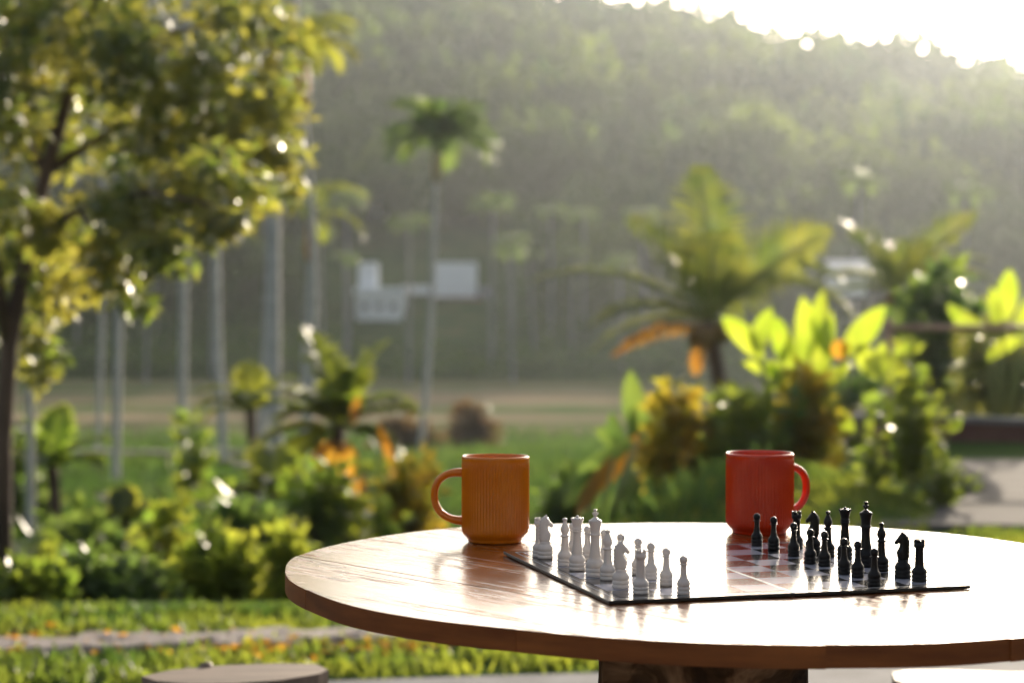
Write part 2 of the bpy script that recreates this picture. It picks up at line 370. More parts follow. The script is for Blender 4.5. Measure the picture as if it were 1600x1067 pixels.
# ---------------------------------------------------------------- the forest on the hill (one far-off mass)
tc_v, tc_q = [], []
variants = []
for k in range(7):
    C1, D1 = [], []
    for j in range(9):
        cc = rng.normal(size=3) * np.array([.42, .42, .28]); cc[2] += .1
        c_, d_ = ball(26, cc, np.array([.5, .5, .42]), .6); C1.append(c_); D1.append(d_)
    variants.append(leaf_quads(np.concatenate(C1), .24, .95, .1, np.concatenate(D1) * .6))
Q = []
cand = []
while len(cand) < 1450:
    y = 163 + 230 * rng.random() ** .95; x = (rng.random() * 2 - 1) * (y * .28 + 26)
    px = 800 + FPX * x / y; py = 450 - FPX * (H1(x, y) - 1.06) / y
    if 470 < px < 850 and y < 188: continue
    cand.append((x, y))
for _ in range(110):
    y = rng.uniform(156, 168); x = (rng.random() * 2 - 1) * 56; px = 800 + FPX * x / y
    if 470 < px < 850: continue
    cand.append((x, y))
for (x, y) in cand:
    r_ = (2.6 + 4.6 * rng.random() ** 1.5) * (1.15 if y > 360 else 1); r_ = min(r_, 1.8 + max(0, y - 156) * .06); hh = 1.2 + 3.5 * rng.random()
    v = variants[rng.integers(7)]; a = rng.random() * 6.28; ca, sa = math.cos(a), math.sin(a)
    w = v @ np.array([[ca, sa, 0], [-sa, ca, 0], [0, 0, 1]]) * np.array([r_, r_, r_ * (.8 + .7 * rng.random())])
    Q.append(w + np.array([x, y, H1(x, y) + hh]))
tag(link('forest', quads_mesh('forest', np.concatenate(Q), LEAF_HILL)), 'hazy green forest covering the whole hillside', 'forest', kind='stuff')
# understorey at the hill's foot
N = 2600
x = (rng.random(N) * 2 - 1) * 55; y = rng.uniform(136, 162, N); Q = []
for i in range(N):
    pxi = 800 + FPX * x[i] / y[i]
    if 535 < pxi < 790 and y[i] > 148: continue
    tall = 2.6 if (y[i] > 154 and i % 2) else 1
    c_, d_ = ball(14, (x[i], y[i], H1(x[i], y[i]) + .5), np.array([1.2, 1.2, (.9 + rng.random()) * (.35 if 535 < pxi < 790 else tall)]), .5)
    Q.append(leaf_quads(c_, .5, .8, 0, d_))
tag(link('undergrowth', quads_mesh('undergrowth', np.concatenate(Q), GRASS_FAR)), 'low green undergrowth along the foot of the palm grove', 'undergrowth', kind='stuff')

# ================================================================ PLANTS
def frond_quads(L, e0, droop, ll, n=26, az=0, origin=(0, 0, 0), vee=.25, hang=.5, start=.12, w=.035, roll=0):
    """leaflets (quads) and rachis points of one feather frond"""
    ts = np.linspace(0, 1, 15); pts = [np.zeros(3)]
    for i in range(14):
        e = e0 - droop * ((ts[i] + ts[i + 1]) / 2) ** 1.2
        pts.append(pts[-1] + np.array([math.cos(e), 0, math.sin(e)]) * L / 14)
    pts = np.array(pts); V = []
    for i in range(n):
        t = start + (1 - start) * (i + .5) / n
        p = np.array([np.interp(t, ts, pts[:, k]) for k in range(3)])
        e = e0 - droop * t ** 1.2; f = np.array([math.cos(e), 0, math.sin(e)]); up = np.array([-math.sin(e), 0, math.cos(e)])
        le = ll * math.sin(PI * min(.98, .18 + .78 * t)) * (.85 + .3 * rng.random())
        for sd in (-1, 1):
            d = unit(np.array([0, sd, 0]) * .8 + f * (.45 + .4 * t) + up * vee + rng.normal(size=3) * .06)
            d2 = unit(d * 1.0 + np.array([0, 0, -hang]))
            m_ = p + d * le * .5; q = m_ + d2 * le * .5; wv = f * w
            V.append([p - wv * .5, p + wv * .5, m_ + wv, m_ - wv]); V.append([m_ - wv, m_ + wv, q + wv * .15, q - wv * .15])
    V = np.array(V); R3 = np.array(Euler((roll, 0, az), 'XYZ').to_matrix())
    rx = np.array(Matrix.Rotation(az, 3, 'Z') @ Matrix.Rotation(roll, 3, 'X'))
    return V @ rx.T + np.array(origin), pts @ rx.T + np.array(origin)
RACHIS = M('frond_midrib', (.22, .25, .06), .32)
RACHIS_DRY = M('dry_midrib', (.35, .22, .1), .5)
def frond(parent, leafmat, ribmat, name='frond', rw=.02, label=None, **k):
    V, pts = frond_quads(**k)
    mb = MB(); mb.tube(pts.tolist(), [rw * (1 - .85 * t) for t in np.linspace(0, 1, len(pts))], 5, True, 1)
    mb.add(V.reshape(-1, 3), [(4 * i, 4 * i + 1, 4 * i + 2, 4 * i + 3) for i in range(len(V))], 0)
    o = mb.build(name, [leafmat, ribmat], parent, False)
    if label: o['label'] = label
    return o
def ringed_trunk(pts, r0, r1, n=10):
    mb = MB(); P_ = []; Rr = []
    pts = [Vector(p) for p in pts]; seg = 22
    for i in range(seg + 1):
        t = i / seg * (len(pts) - 1); k = min(int(t), len(pts) - 2); p = pts[k].lerp(pts[k + 1], t - k)
        rr = r0 + (r1 - r0) * i / seg
        P_.append(p); Rr.append(rr * 1.0)
        if i < seg:
            P_.append(p + Vector((0, 0, .03))); Rr.append(rr * .9)
    return mb.tube(P_, Rr, n)
def areca(px_top, py_top, px_base, py_base, Y, label, rad=.06, shaft=SHAFT_GR, shaft_h=.9, nf=8, fl=1.5, group='tall areca palms in the garden', trunk_only=False, ll=.42, shaft_rad=None, lw=.028, lm=None):
    top = P(px_top, py_top, Y); base = P(px_base, py_base, Y); gz = H1(base.x, base.y)
    t = (gz - base.z) / max(.01, top.z - base.z); base = base.lerp(top, t) if gz < top.z else base; base.z = gz
    r = thing('areca_palm', base, label, 'palm tree', group)
    off = top - base
    bw = rng.normal() * .012 * off.z
    ringed_trunk([(0, 0, -.05), (off.x * .25 + bw * .7, 0, off.z * .25), (off.x * .5 + bw, 0, off.z * .5), (off.x * .75 + bw * .7, 0, off.z * .75), tuple(off)], rad * 1.15, rad * .85).build('trunk', PALMBARK, r)
    if trunk_only: return r
    sr = shaft_rad or rad * 1.5
    d = off.normalized() if off.length > 0 else Vector((0, 0, 1))
    MB().tube([tuple(off), tuple(off + d * shaft_h * .25), tuple(off + d * shaft_h * .8), tuple(off + d * shaft_h)], [rad * .9, sr, sr * .8, rad * .5], 10).build('crownshaft', shaft, r)
    o_ = off + d * shaft_h * .92
    for k in range(nf):
        e = R(75 - 18 * (k % 3) * 1.35 - rng.random() * 12)
        frond(r, lm or LEAF_PALM, RACHIS, L=fl * (.85 + .3 * rng.random()), e0=e, droop=R(85 + 35 * rng.random()), ll=ll, n=18, az=k * 2.4 + rng.random() * .5,
              origin=tuple(o_), w=lw, rw=.014, hang=.8)
    return r
# tall slim palms, left to right
areca(46, 605, 46, 878, 14.5, 'areca palm with a pale trunk, first from the left edge below the broadleaf tree', .032, trunk_only=True)
areca(152, -90, 152, 600, 40, 'thin areca palm trunk just left of the second pale trunk', .05, nf=7)
areca(184, -120, 180, 760, 26, 'areca palm whose pale trunk stands in the green meadow at left', .05, nf=7)
areca(290, -70, 283, 745, 30, 'areca palm with a grey trunk rising from behind the broad-leaved seedling', .06, nf=7)
areca(362, -130, 352, 640, 33, 'areca palm with a faint grey trunk, next left of the pair of stout grey trunks', .07, nf=7)
areca(425, -120, 402, 745, 22, 'areca palm with a stout grey trunk, left one of the close pair', .058, nf=7, fl=1.3)
areca(466, -90, 438, 760, 21, 'areca palm with the thickest grey trunk, right one of the close pair', .068, nf=7, fl=1.3)
areca(473, 165, 474, 560, 27, 'tall areca palm with a bright orange crownshaft at the top of the picture', .055, SHAFT_OR, .85, 12, .85, ll=.34, shaft_rad=.10)
areca(484, 410, 478, 560, 36, 'shorter areca palm with an orange crownshaft under its small crown', .06, SHAFT_OR, .9, 8, 1.2, ll=.35, shaft_rad=.1)
areca(681, 285, 656, 720, 48, 'lone tall areca palm with a dark round crown against the hill', .072, M('crownshaft_pale', (.55, .42, .27), .22), 1.1, 20, 1.55, ll=.7, shaft_rad=.13, lw=.055, lm=LEAF_DARK)
# the grove at the foot of the hill
gl = 'one of the slim grey areca palms in the grove at the foot of the hill'
gg = 'areca palms of the far grove'
proto = None
grove = [(545, 575), (638, 560), (768, 572), (797, 570), (802, 575), (838, 560), (893, 565), (912, 572),
         (505, 560), (975, 550), (330, 520), (245, 520), (228, 530), (425, 540), (860, 575), (1010, 560), (1330, 560), (1500, 560), (120, 520), (540, 545)]
for i, (px, py) in enumerate(grove):
    Y = 128 + 26 * rng.random(); p = P(px, py, Y); z = H1(p.x, p.y)
    if proto is None:
        proto = thing('areca_palm', (0, 0, 0), gl, 'palm tree', gg)
        ringed_trunk([(0, 0, -.3), (.1, 0, 5), (0, 0, 10)], .15, .11, 7).build('trunk', GROVEBARK, proto)
        V = [frond_quads(L=1.7, e0=R(70 - 16 * (k % 3)), droop=R(120), ll=.8, n=9, az=k * 2.4, origin=(0, 0, 10), w=.09, hang=.8)[0] for k in range(11)]
        link('crown', quads_mesh('crown', np.concatenate(V), LEAF_DARK), proto); o = proto
    else: o = copy_tree(proto)
    s_ = .75 + .55 * rng.random(); o.location = (p.x, p.y, z); o.scale = (s_, s_, s_); o.rotation_euler = (R(rng.normal() * 2), R(rng.normal() * 2.2), rng.random() * 6)

def paddle(parent, base, tip, width, mat, bend=.12, face=None, fold=.18, stalk=.25, nseg=8, label=None, name='leaf'):
    b_, t_ = Vector(base), Vector(tip); ax = t_ - b_; L = ax.length; d = ax.normalized()
    side = d.cross(Vector((0, 1, 0)) if face is None else Vector(face)).normalized(); nrm = side.cross(d)
    mb = MB(); V = []; F = []
    for i in range(nseg + 1):
        t = i / nseg; w = width * .5 * max(.04, math.sin(PI * min(1, .06 + .94 * t)) ** .65)
        c = b_ + ax * t + nrm * bend * L * math.sin(PI * t) - Vector((0, 0, .06 * L * t * t))
        V += [c - side * w + nrm * fold * w * 1.2, c - side * w * .5 + nrm * fold * w * .5, c, c + side * w * .5 + nrm * fold * w * .5, c + side * w + nrm * fold * w * 1.2]
        if i < nseg:
            for k in range(4): F.append((5 * i + k, 5 * i + k + 1, 5 * i + 6 + k, 5 * i + 5 + k))
    mb.add([tuple(v) for v in V], F)
    o = mb.build(name, mat, parent)
    if label: o['label'] = label
    return o
# young feather palm left of the orange mug
def bush_palm(px, py, Y, label, specs, name='young_palm', group=None, dry=(), rw=.016, base_py=None):
    c = P(px, py, Y); gz = H1(c.x, c.y)
    r = thing(name, (c.x, c.y, gz), label, 'palm tree', group)
    h = c.z - gz
    if h > .05:
        MB().tube([(0, 0, -.05), (.02, 0, h * .5), (0, 0, h)], [.06, .045, .05], 9).build('trunk', BARK, r)
    for s in specs: frond(r, LEAF_PALM, RACHIS, rw=rw, origin=(0, 0, h - .02), **s)
    for s in dry: frond(r, LEAF_DRY, RACHIS_DRY, rw=rw, origin=(0, 0, h - .04), name='dry_frond', **s)
    return r
def S(L, e, az, droop=70, ll=.3, n=18, **k): return dict(L=L, e0=R(e), az=R(az), droop=R(droop), ll=ll, n=n, **k)
bush_palm(528, 665, 15, 'young feather palm with glowing yellow-green fronds and hanging orange dead leaves',
          [S(.78, 82, 150, 30, .3, 24), S(.74, 78, 20, 40, .27, 24), S(.78, 60, 195, 95, .3, 24), S(.68, 55, -10, 90, .27, 24), S(.68, 70, 80, 60, .27, 24), S(.5, 45, 170, 90, .27, 24), S(.68, 35, 0, 60, .27, 24), S(.5, 65, 250, 80, .27, 24),
           S(.74, 10, 190, 60, .3, 24), S(.5, 5, -20, 60, .27, 24), S(.68, -5, 230, 50, .27, 24)],
          dry=[S(.78, -45, 200, 35, .16, hang=2), S(.75, -60, 270, 25, .16, hang=2), S(.7, -55, -30, 25, .15, hang=2), S(.74, -50, 150, 35, .14, hang=2), S(.8, -70, 240, 15, .14, hang=2)])
bush_palm(392, 640, 19, 'small dark feather palm between the grey trunks with one lit frond tip',
          [S(.62, 62, 180, 100, .2), S(.6, 70, 10, 80, .2), S(.55, 80, 100, 50, .2), S(.6, 40, 200, 90, .2), S(.6, 35, -20, 80, .2), S(.5, 60, 270, 90, .2), S(.55, 20, 160, 70, .2)])
bush_palm(430, 770, 12.5, 'low dark palm clump below the glowing young palm',
          [S(.42, 62, 175, 70, .2), S(.42, 45, 20, 80, .2), S(.4, 75, 100, 60, .2), S(.45, 25, 190, 80, .2), S(.4, 55, 270, 80, .2), S(.42, 30, -20, 60, .2)])
bush_palm(82, 730, 16, 'small green palm at the far left beside the first pale trunk',
          [S(.6, 70, 170, 60, .24), S(.55, 60, 10, 80, .24), S(.55, 85, 80, 40, .2), S(.5, 40, 200, 70, .22), S(.5, 35, -20, 70, .22), S(.5, 50, 270, 90, .2)])
bush_palm(190, 812, 12, 'little tufted palm with a lime green top in front of the meadow',
          [S(.22, 75, 170, 60, .13), S(.22, 60, 10, 80, .13), S(.22, 85, 80, 40, .12), S(.22, 40, 200, 70, .13), S(.22, 35, -20, 70, .13), S(.2, 50, 270, 90, .12), S(.2, 30, 140, 60, .12)])

yp = [o for o in col.objects if o.name.startswith('young_palm')][0]
for (x0, y0, x1, y1, w) in ((520, 700, 505, 790, 22), (530, 710, 535, 830, 26), (515, 720, 520, 850, 24), (545, 690, 560, 800, 18), (500, 690, 470, 790, 18), (535, 745, 550, 845, 20), (560, 620, 552, 660, 16), (590, 660, 615, 760, 16)):
    paddle(yp, P(x0, y0, 14.6) - yp.location, P(x1, y1, 14.4) - yp.location, w * 14.5 / FPX, LEAF_DRY, bend=.06, face=(.3 * rng.normal(), 1, 0), name='dry_leaf')
# coconut palms
def coconut(px, py, Y, label, specs, dry, group='coconut palms behind the garden', base=None):
    c = P(px, py, Y); gz = H1(c.x, c.y); h = c.z - gz
    r = thing('coconut_palm', (c.x + .15, c.y, gz), label, 'palm tree', group)
    ringed_trunk([(.0, 0, -.1), (-.03, 0, h * .5), (-.15, 0, h)], .10, .07).build('trunk', BARK, r)
    mb = MB()
    for k in range(7):
        a = k * .9; mb.lathe([(.001, -.1), (.06, -.07), (.085, 0), (.06, .08), (.001, .11)], 8, 0, (-.15 + .14 * math.cos(a), .14 * math.sin(a), h - .12 - .05 * (k % 2)))
    mb.build('coconut_cluster', M('coconut_husk', (.22, .13, .04), .5), r)
    for s in specs: frond(r, LEAF_COCO, RACHIS, rw=.035, origin=(-.15, 0, h), w=.022, **s)
    for s in dry: frond(r, LEAF_DRY, RACHIS_DRY, rw=.03, origin=(-.15, 0, h - .08), w=.03, name='dry_frond', **s)
    return r
coconut(1108, 500, 20, 'coconut palm with a dark trunk and big glowing fronds right of centre',
        [S(1.6, 84, 95, 25, .50, 34), S(1.55, 74, 20, 30, .50, 34, roll=R(50)), S(1.6, 80, 165, 22, .48, 32, roll=R(-50)), S(1.45, 66, 170, 30, .5, 32, roll=R(30)), S(1.55, 60, 10, 95, .5, 32, roll=R(10)),
         S(1.9, 40, 182, 62, .40, 34), S(1.75, 50, -8, 118, .40, 34), S(1.3, 25, 200, 60, .42, 28), S(1.3, 70, 270, 60, .45, 28), S(1.3, 55, 60, 70, .45, 28),
         S(1.25, 10, 165, 55, .4, 26), S(1.2, -12, -35, 25, .3, 26)],
        [S(1.0, 8, 188, 50, .30, 16, hang=2.5), S(.5, -50, 230, 25, .2, 12, hang=2)])
coconut(1405, 455, 26, 'paler coconut palm standing behind the banana plants at right',
        [S(1.5, 82, 160, 18, .4, 30, roll=R(-60)), S(1.45, 75, 10, 30, .42, 30, roll=R(40)), S(1.3, 66, 170, 40, .42, 28), S(1.3, 50, 5, 70, .4, 26), S(1.4, 40, -15, 85, .4, 26), S(1.3, 35, 190, 70, .4, 26), S(1.2, 60, 90, 60, .4, 26), S(1.2, 60, 270, 60, .4, 26), S(1.1, 15, 170, 50, .36, 22), S(1.1, 12, 10, 50, .36, 22)], [])

# broad paddle leaves (banana / heliconia): each leaf a part
def paddle_plant(name, gpx, Y, label, cat, leaves, mat, group=None, stems=True, ymats=()):
    g = P(gpx, 600, Y); gz = H1(g.x, g.y); r = thing(name, (g.x, g.y, gz), label, cat, group)
    mb = MB()
    for i, (x0, y0, x1, y1, w, dy) in enumerate(leaves):
        a = P(x0, y0, Y + dy * .5) - r.location; t = P(x1, y1, Y + dy) - r.location
        mb.tube([(a.x * .25, dy * .1, -.03), (a.x * .75, a.y * .6, a.z * .6), tuple(a)], [.018, .013, .008], 5)
        paddle(r, a, t, w * Y / FPX, ymats[i] if i in ymats else mat, bend=.07 + .1 * rng.random(), face=(.5 * rng.normal(), 1, .5 * rng.normal()))
    mb.build('stem', SHAFT_GR, r)
    return r
paddle_plant('banana_plant', 1265, 12.2, 'banana plant with upright luminous yellow-green leaves right of the coconut trunk', 'plant',
    [(1190, 560, 1128, 488, 34, .0), (1182, 548, 1206, 476, 32, .1), (1225, 565, 1212, 490, 30, -.1), (1250, 575, 1254, 455, 40, .15), (1300, 560, 1286, 445, 42, .1),
     (1318, 555, 1382, 472, 40, 0), (1280, 590, 1300, 480, 36, .2), (1340, 540, 1376, 590, 34, -.1), (1320, 560, 1306, 530, 30, 0), (1235, 620, 1330, 560, 30, -.1),
     (1290, 600, 1278, 660, 36, -.1), (1290, 640, 1335, 672, 30, -.2), (1220, 600, 1200, 560, 26, .2), (1400, 590, 1425, 520, 30, .1), (1385, 585, 1380, 530, 28, .1),
     (1245, 600, 1160, 560, 24, .2), (1205, 610, 1235, 520, 30, .1)],
    LEAF_BANANA, ymats={8: LEAF_DRY, 9: LEAF_BANANA})
paddle_plant('banana_plant', 1565, 14, 'banana plant with one bright leaf at the right edge of the picture', 'plant',
    [(1570, 500, 1578, 415, 34, 0), (1540, 515, 1480, 470, 28, .1), (1590, 520, 1640, 440, 34, .1), (1555, 505, 1548, 445, 24, .2), (1600, 530, 1540, 560, 26, -.1)], LEAF_BANANA)
paddle_plant('heliconia', 985, 12.5, 'blue-green broad-leaved plant left of the croton bushes', 'plant',
    [(1000, 690, 985, 570, 38, .1), (1005, 690, 1040, 640, 30, 0), (985, 700, 930, 665, 30, .1), (995, 700, 1000, 620, 34, -.1), (975, 700, 955, 640, 30, 0)], LEAF_DARK)
paddle_plant('fallen_banana_leaf', 900, 11, 'withered brown and yellow leaf leaning over the bank left of the mound', 'plant',
    [(1000, 680, 905, 775, 34, .2), (990, 690, 885, 760, 30, 0), (960, 715, 900, 800, 26, -.1), (930, 735, 880, 790, 30, .1)], LEAF_DRY, ymats={1: LEAF_DARK, 3: LEAF_DARK})

# leafy bushes
def bush(name, px, py_top, py_base, Y, wpx, label, mat, n=900, leaf=.07, group=None, cat='bush', lobes=6, width=.5, up=.25):
    s = Y / FPX; c = P(px, py_base, Y); gz = H1(c.x, c.y); topz = P(px, py_top, Y).z
    h = topz - gz; rw = wpx * s / 2; r = thing(name, (c.x, c.y, gz), label, cat, group)
    Q = []; mb = MB()
    for k in range(lobes):
        a = 2 * PI * k / lobes + rng.random(); q = .25 + .45 * rng.random()
        cc = np.array([math.cos(a) * rw * q, math.sin(a) * rw * q * .8, h * (.40 + .22 * rng.random())])
        if k == 0: cc = np.array([0, 0, h * .62])
        for q in range(5):
            c2 = cc + unit(rng.normal(size=3)) * np.array([rw * .42, rw * .36, h * .30]) * rng.random() ** .4
            if q == 0: c2 = cc + np.array([rng.normal() * rw * .2, 0, h * .33])
            c_, d_ = ball(max(5, int(n / lobes / 7.5)), c2, np.array([rw * .26, rw * .25, h * .2]), .0)
            Q.append(leaf_quads(c_, leaf * 1.25, width, .0, d_ * .7, up=up))
        mb.tube([(0, 0, -.03), tuple(cc * .5 + np.array([0, 0, 0])), tuple(cc)], [.018, .012, .006], 5)
    c_, d_ = ball(n // 4, (0, 0, h * .25), np.array([rw * .85, rw * .6, h * .25]), .3)
    Q.append(leaf_quads(c_, leaf, width, .1, d_ * .5))
    V = np.concatenate(Q); V[:, :, 2] = np.maximum(V[:, :, 2], .01)
    tag(link('foliage', quads_mesh('foliage', V, mat), r), kind='stuff')
    mb.build('stem', BARK, r)
    return r
def stems(name, px, py_top, py_base, Y, wpx, label, mat, ns=14, leaf=.09, group=None, cat='shrub', width=.6, gap=.035):
    s = Y / FPX; c = P(px, py_base, Y); gz = H1(c.x, c.y); h = max(.25, P(px, py_top, Y).z - gz); rw = wpx * s / 2
    r = thing(name, (c.x, c.y, gz), label, cat, group); mb = MB(); C = []; D = []
    for k in range(ns):
        a = rng.random() * 2 * PI; q = rng.random() ** .7; hh = h * (1 - .5 * q) * (.7 + .3 * rng.random()); ex = np.array([math.cos(a) * rw * q, math.sin(a) * rw * q * .7])
        if k == 0: hh = h; ex *= .1
        pts = [np.array([ex[0] * .25 * t + ex[0] * .75 * t * t, ex[1] * .25 * t + ex[1] * .75 * t * t, hh * (t - .12 * q * t * t)]) for t in np.linspace(0, 1, 7)]
        mb.tube([tuple(p) for p in pts], [.012, .011, .010, .008, .006, .005, .003], 5)
        m_ = max(4, int(hh / gap))
        for i in range(m_):
            t = .12 + .88 * (i + rng.random()) / m_; j = min(int(t * 6), 5); p = pts[j] + (pts[j + 1] - pts[j]) * (t * 6 - j)
            d = unit(np.array([rng.normal(), rng.normal(), .35])); p = p + d * leaf * .5 * rng.random(); C.append(p); D.append(d)
    V = leaf_quads(np.array(C), leaf, width, .05, np.array(D) * 1.6); V[:, :, 2] = np.maximum(V[:, :, 2], .01)
    tag(link('foliage', quads_mesh('foliage', V, mat), r), kind='stuff'); mb.build('stem', SHAFT_GR, r)
    return r
stems('leafy_shrub', 1425, 512, 812, 9.9, 190, 'tall bright green shrub standing at the edge of the grey path', LEAF_BUSH, 26, .085)
stems('leafy_shrub', 1470, 690, 815, 9.6, 170, 'low green foot of growth beside the tall shrub by the path', LEAF_BUSH, 26, .06, gap=.02)
stems('leafy_shrub', 1365, 700, 815, 9.8, 100, 'low green plant between the mound and the tall shrub', LEAF_BUSH, 14, .07, gap=.025)
bush('leafy_shrub', 1565, 500, 700, 15.5, 170, 'glittering small-leaved shrub at the right edge behind the wall', LEAF_TREE, 2600, .07)
stems('leafy_shrub', 1345, 560, 700, 15.2, 170, 'dark shrub behind the wall between banana plant and glittering shrub', LEAF_DARK, 22, .13, gap=.04)
bush('leafy_shrub', 1470, 440, 700, 19, 190, 'dark green shrub behind the rail at right', LEAF_DARK, 1500, .16)
bush('croton_bush', 1060, 615, 722, 12.0, 150, 'yellow and orange croton bush above the mound, left one', LEAF_CROTON, 850, .085)
bush('croton_bush', 1165, 625, 724, 12.0, 190, 'green croton bush above the mound, middle one', LEAF_BUSH, 1200, .08)
bush('croton_bush', 1262, 590, 728, 12.0, 150, 'croton bush with orange leaves right behind the red mug', LEAF_CROTON, 850, .085)
bush('brown_shrub', 745, 640, 690, 60, 110, 'small rust-brown shrub at the near edge of the field', leafm('rust_leaf', (.07, .05, .03), (.11, .06, .03), (.16, .10, .03), (.22, .12, .04), .6, .4, 2), 500, .3)
bush('brown_shrub', 645, 662, 705, 52, 130, 'dark brown scrub on the bank below the field', leafm('scrub_leaf', (.06, .045, .03), (.10, .06, .03), (.12, .08, .03), (.2, .12, .04), .6, .4, 2), 500, .3)
stems('seedling', 300, 630, 760, 22, 110, 'broad-leaved green seedling standing in front of a grey palm trunk', LEAF_BUSH, 12, .2, gap=.07, cat='plant')
bush('yellow_bush', 345, 850, 955, 8.0, 200, 'bright yellow-green bush beside the left end of the table', LEAF_LIME, 1500, .075, lobes=8)
bush('yellow_bush', 262, 795, 900, 9.2, 110, 'small yellow-green bush behind the bright yellow one', LEAF_LIME, 700, .07)
bush('yellow_bush', 455, 840, 950, 7.6, 90, 'narrow yellow-flecked bush touching the table edge', LEAF_LIME, 700, .06)
for (px, t_, b_, Y, w_, mt, lf, nst, lb) in (
    (215, 800, 930, 8.8, 120, LEAF_BUSH, .09, 12, 'leafy plant rising between the dark bush and the small yellow bush'),
    (60, 800, 930, 9.0, 150, LEAF_BUSH, .10, 14, 'loose leafy plant under the first pale trunk at left'),
    (330, 740, 880, 11, 130, LEAF_BUSH, .12, 12, 'loose leafy plant behind the yellow-green bush, left of the dark palm clump'),
    (120, 850, 960, 7.9, 110, LEAF_BUSH, .08, 12, 'soft green plant in front of the dark rounded bush'),
    (590, 690, 800, 13, 130, LEAF_BUSH, .12, 11, 'loose green plant between the glowing palm and the orange mug'),
    (470, 790, 900, 9, 110, LEAF_LIME, .08, 11, 'thin yellow-green plant just behind the left end of the table')):
    stems('wild_plant', px, t_, b_, Y, w_, lb, mt, nst, lf, gap=.045, cat='plant')
bush('green_bush', 40, 895, 1000, 7.2, 170, 'pale green bush in the lower left corner behind the footpath', LEAF_BUSH, 1500, .06)
bush('green_bush', 175, 868, 985, 7.6, 240, 'dark rounded green bush between the pale bush and the yellow bush', LEAF_DARK, 2600, .05, lobes=9)
bush('green_bush', 130, 820, 900, 11, 200, 'medium green bush under the first pale trunk', LEAF_DARK, 1100, .09)
bush('green_bush', 400, 800, 905, 10, 180, 'dark leafy bush behind the yellow ones', LEAF_DARK, 1300, .09)
bush('green_bush', 520, 745, 850, 12, 160, 'green bush with orange glints behind the table edge', LEAF_BUSH, 1200, .09)
bush('green_bush', 640, 735, 830, 14, 120, 'olive bush with yellow glints left of the orange mug', LEAF_CROTON, 700, .1)
bush('green_bush', 30, 690, 830, 18, 160, 'dark bush at the left edge below the broadleaf tree', LEAF_DARK, 900, .14)
bush('green_bush', 885, 755, 830, 11.5, 90, 'dark low bush at the left foot of the grassy mound', LEAF_DARK, 700, .07)

# ---------------------------------------------------------------- the broadleaf tree on the left
tb = P(2, 830, 9.6); gz = H1(tb.x, tb.y)
tree = thing('broadleaf_tree', (tb.x, tb.y, gz), 'big backlit broadleaf tree with glittering leaves filling the upper left', 'tree')
def tp(px, py, Y): return tuple(P(px, py, Y) - tree.location)
trunk = MB().tube([(0, 0, -.1), tp(4, 700, 9.6), tp(14, 540, 9.6), tp(45, 380, 9.6), tp(72, 270, 9.6), tp(110, 140, 9.7), tp(165, -40, 9.8), tp(200, -160, 9.8)],
                  [.048, .043, .04, .036, .033, .028, .022, .016], 12).build('trunk', BARK, tree)
def limb(pts, r0): MB().tube([tp(*p) for p in pts], [r0 * (1 - .75 * i / (len(pts) - 1)) for i in range(len(pts))], 8).build('branch', BARK, trunk)
limb([(14, 540, 9.6), (-8, 420, 9.5), (-20, 250, 9.4), (10, 60, 9.3)], .035)
limb([(45, 380, 9.6), (120, 330, 9.2), (230, 300, 8.8), (330, 320, 8.6)], .022)
limb([(72, 270, 9.6), (180, 200, 9.9), (300, 170, 10.2), (420, 200, 10.4)], .024)
limb([(110, 140, 9.7), (220, 60, 9.5), (330, 40, 9.3)], .02)
limb([(50, 370, 9.6), (70, 430, 9.9), (60, 520, 10.1)], .014)
limb([(120, 330, 9.2), (190, 400, 9.0), (210, 450, 8.9)], .012)
limb([(72, 270, 9.6), (20, 180, 10.2), (60, 60, 10.6)], .022)
lobes = [  # px, py, Y, rx, ry, leaves
 (60, 60, 9.6, 120, 110, 900), (180, 90, 9.2, 110, 90, 800), (300, 120, 9.6, 95, 80, 620), (250, 210, 9.8, 110, 70, 700), (380, 190, 10.2, 80, 70, 460),
 (330, 290, 9.0, 95, 60, 560), (425, 240, 10.3, 55, 60, 260), (200, 320, 8.9, 90, 60, 520), (90, 200, 10.2, 90, 90, 560), (170, 420, 9.0, 60, 60, 340),
 (250, 380, 8.7, 60, 45, 260), (60, 430, 9.8, 75, 80, 480), (10, 320, 9.8, 50, 90, 300), (80, 350, 9.4, 55, 60, 300), (60, 520, 10.1, 50, 60, 240),
 (350, 350, 8.7, 50, 35, 170), (10, 150, 9.3, 60, 120, 420), (60, 590, 10.1, 28, 25, 60), (440, 160, 10.4, 40, 40, 110), (130, 0, 9.8, 140, 60, 500), (400, 100, 10.2, 60, 90, 330), (440, 40, 10.4, 50, 60, 160), (350, 20, 10.0, 80, 50, 260), (455, 280, 10.4, 30, 40, 70), (210, 465, 8.9, 22, 25, 60)]
Q = []
for (px, py, Y, rx, ry, nl) in lobes:
    s = Y / FPX; c = np.array(tp(px, py, Y)); k = max(5, int(nl / 11))
    for j in range(k):
        d = unit(rng.normal(size=3)) * rng.random() ** .5; cc = c + d * np.array([rx * s, rx * s, ry * s]) * .9
        m_ = int(nl * .72 / k); rr = (rx + ry) * s * .5 * .45
        c_, d_ = ball(m_, cc, np.array([rr, rr, rr * .9]), .1); Q.append(leaf_quads(c_, .09, .42, .55, d_ * .35))
crown = link('crown', quads_mesh('crown', np.concatenate(Q), LEAF_TREE), tree); crown['kind'] = 'stuff'

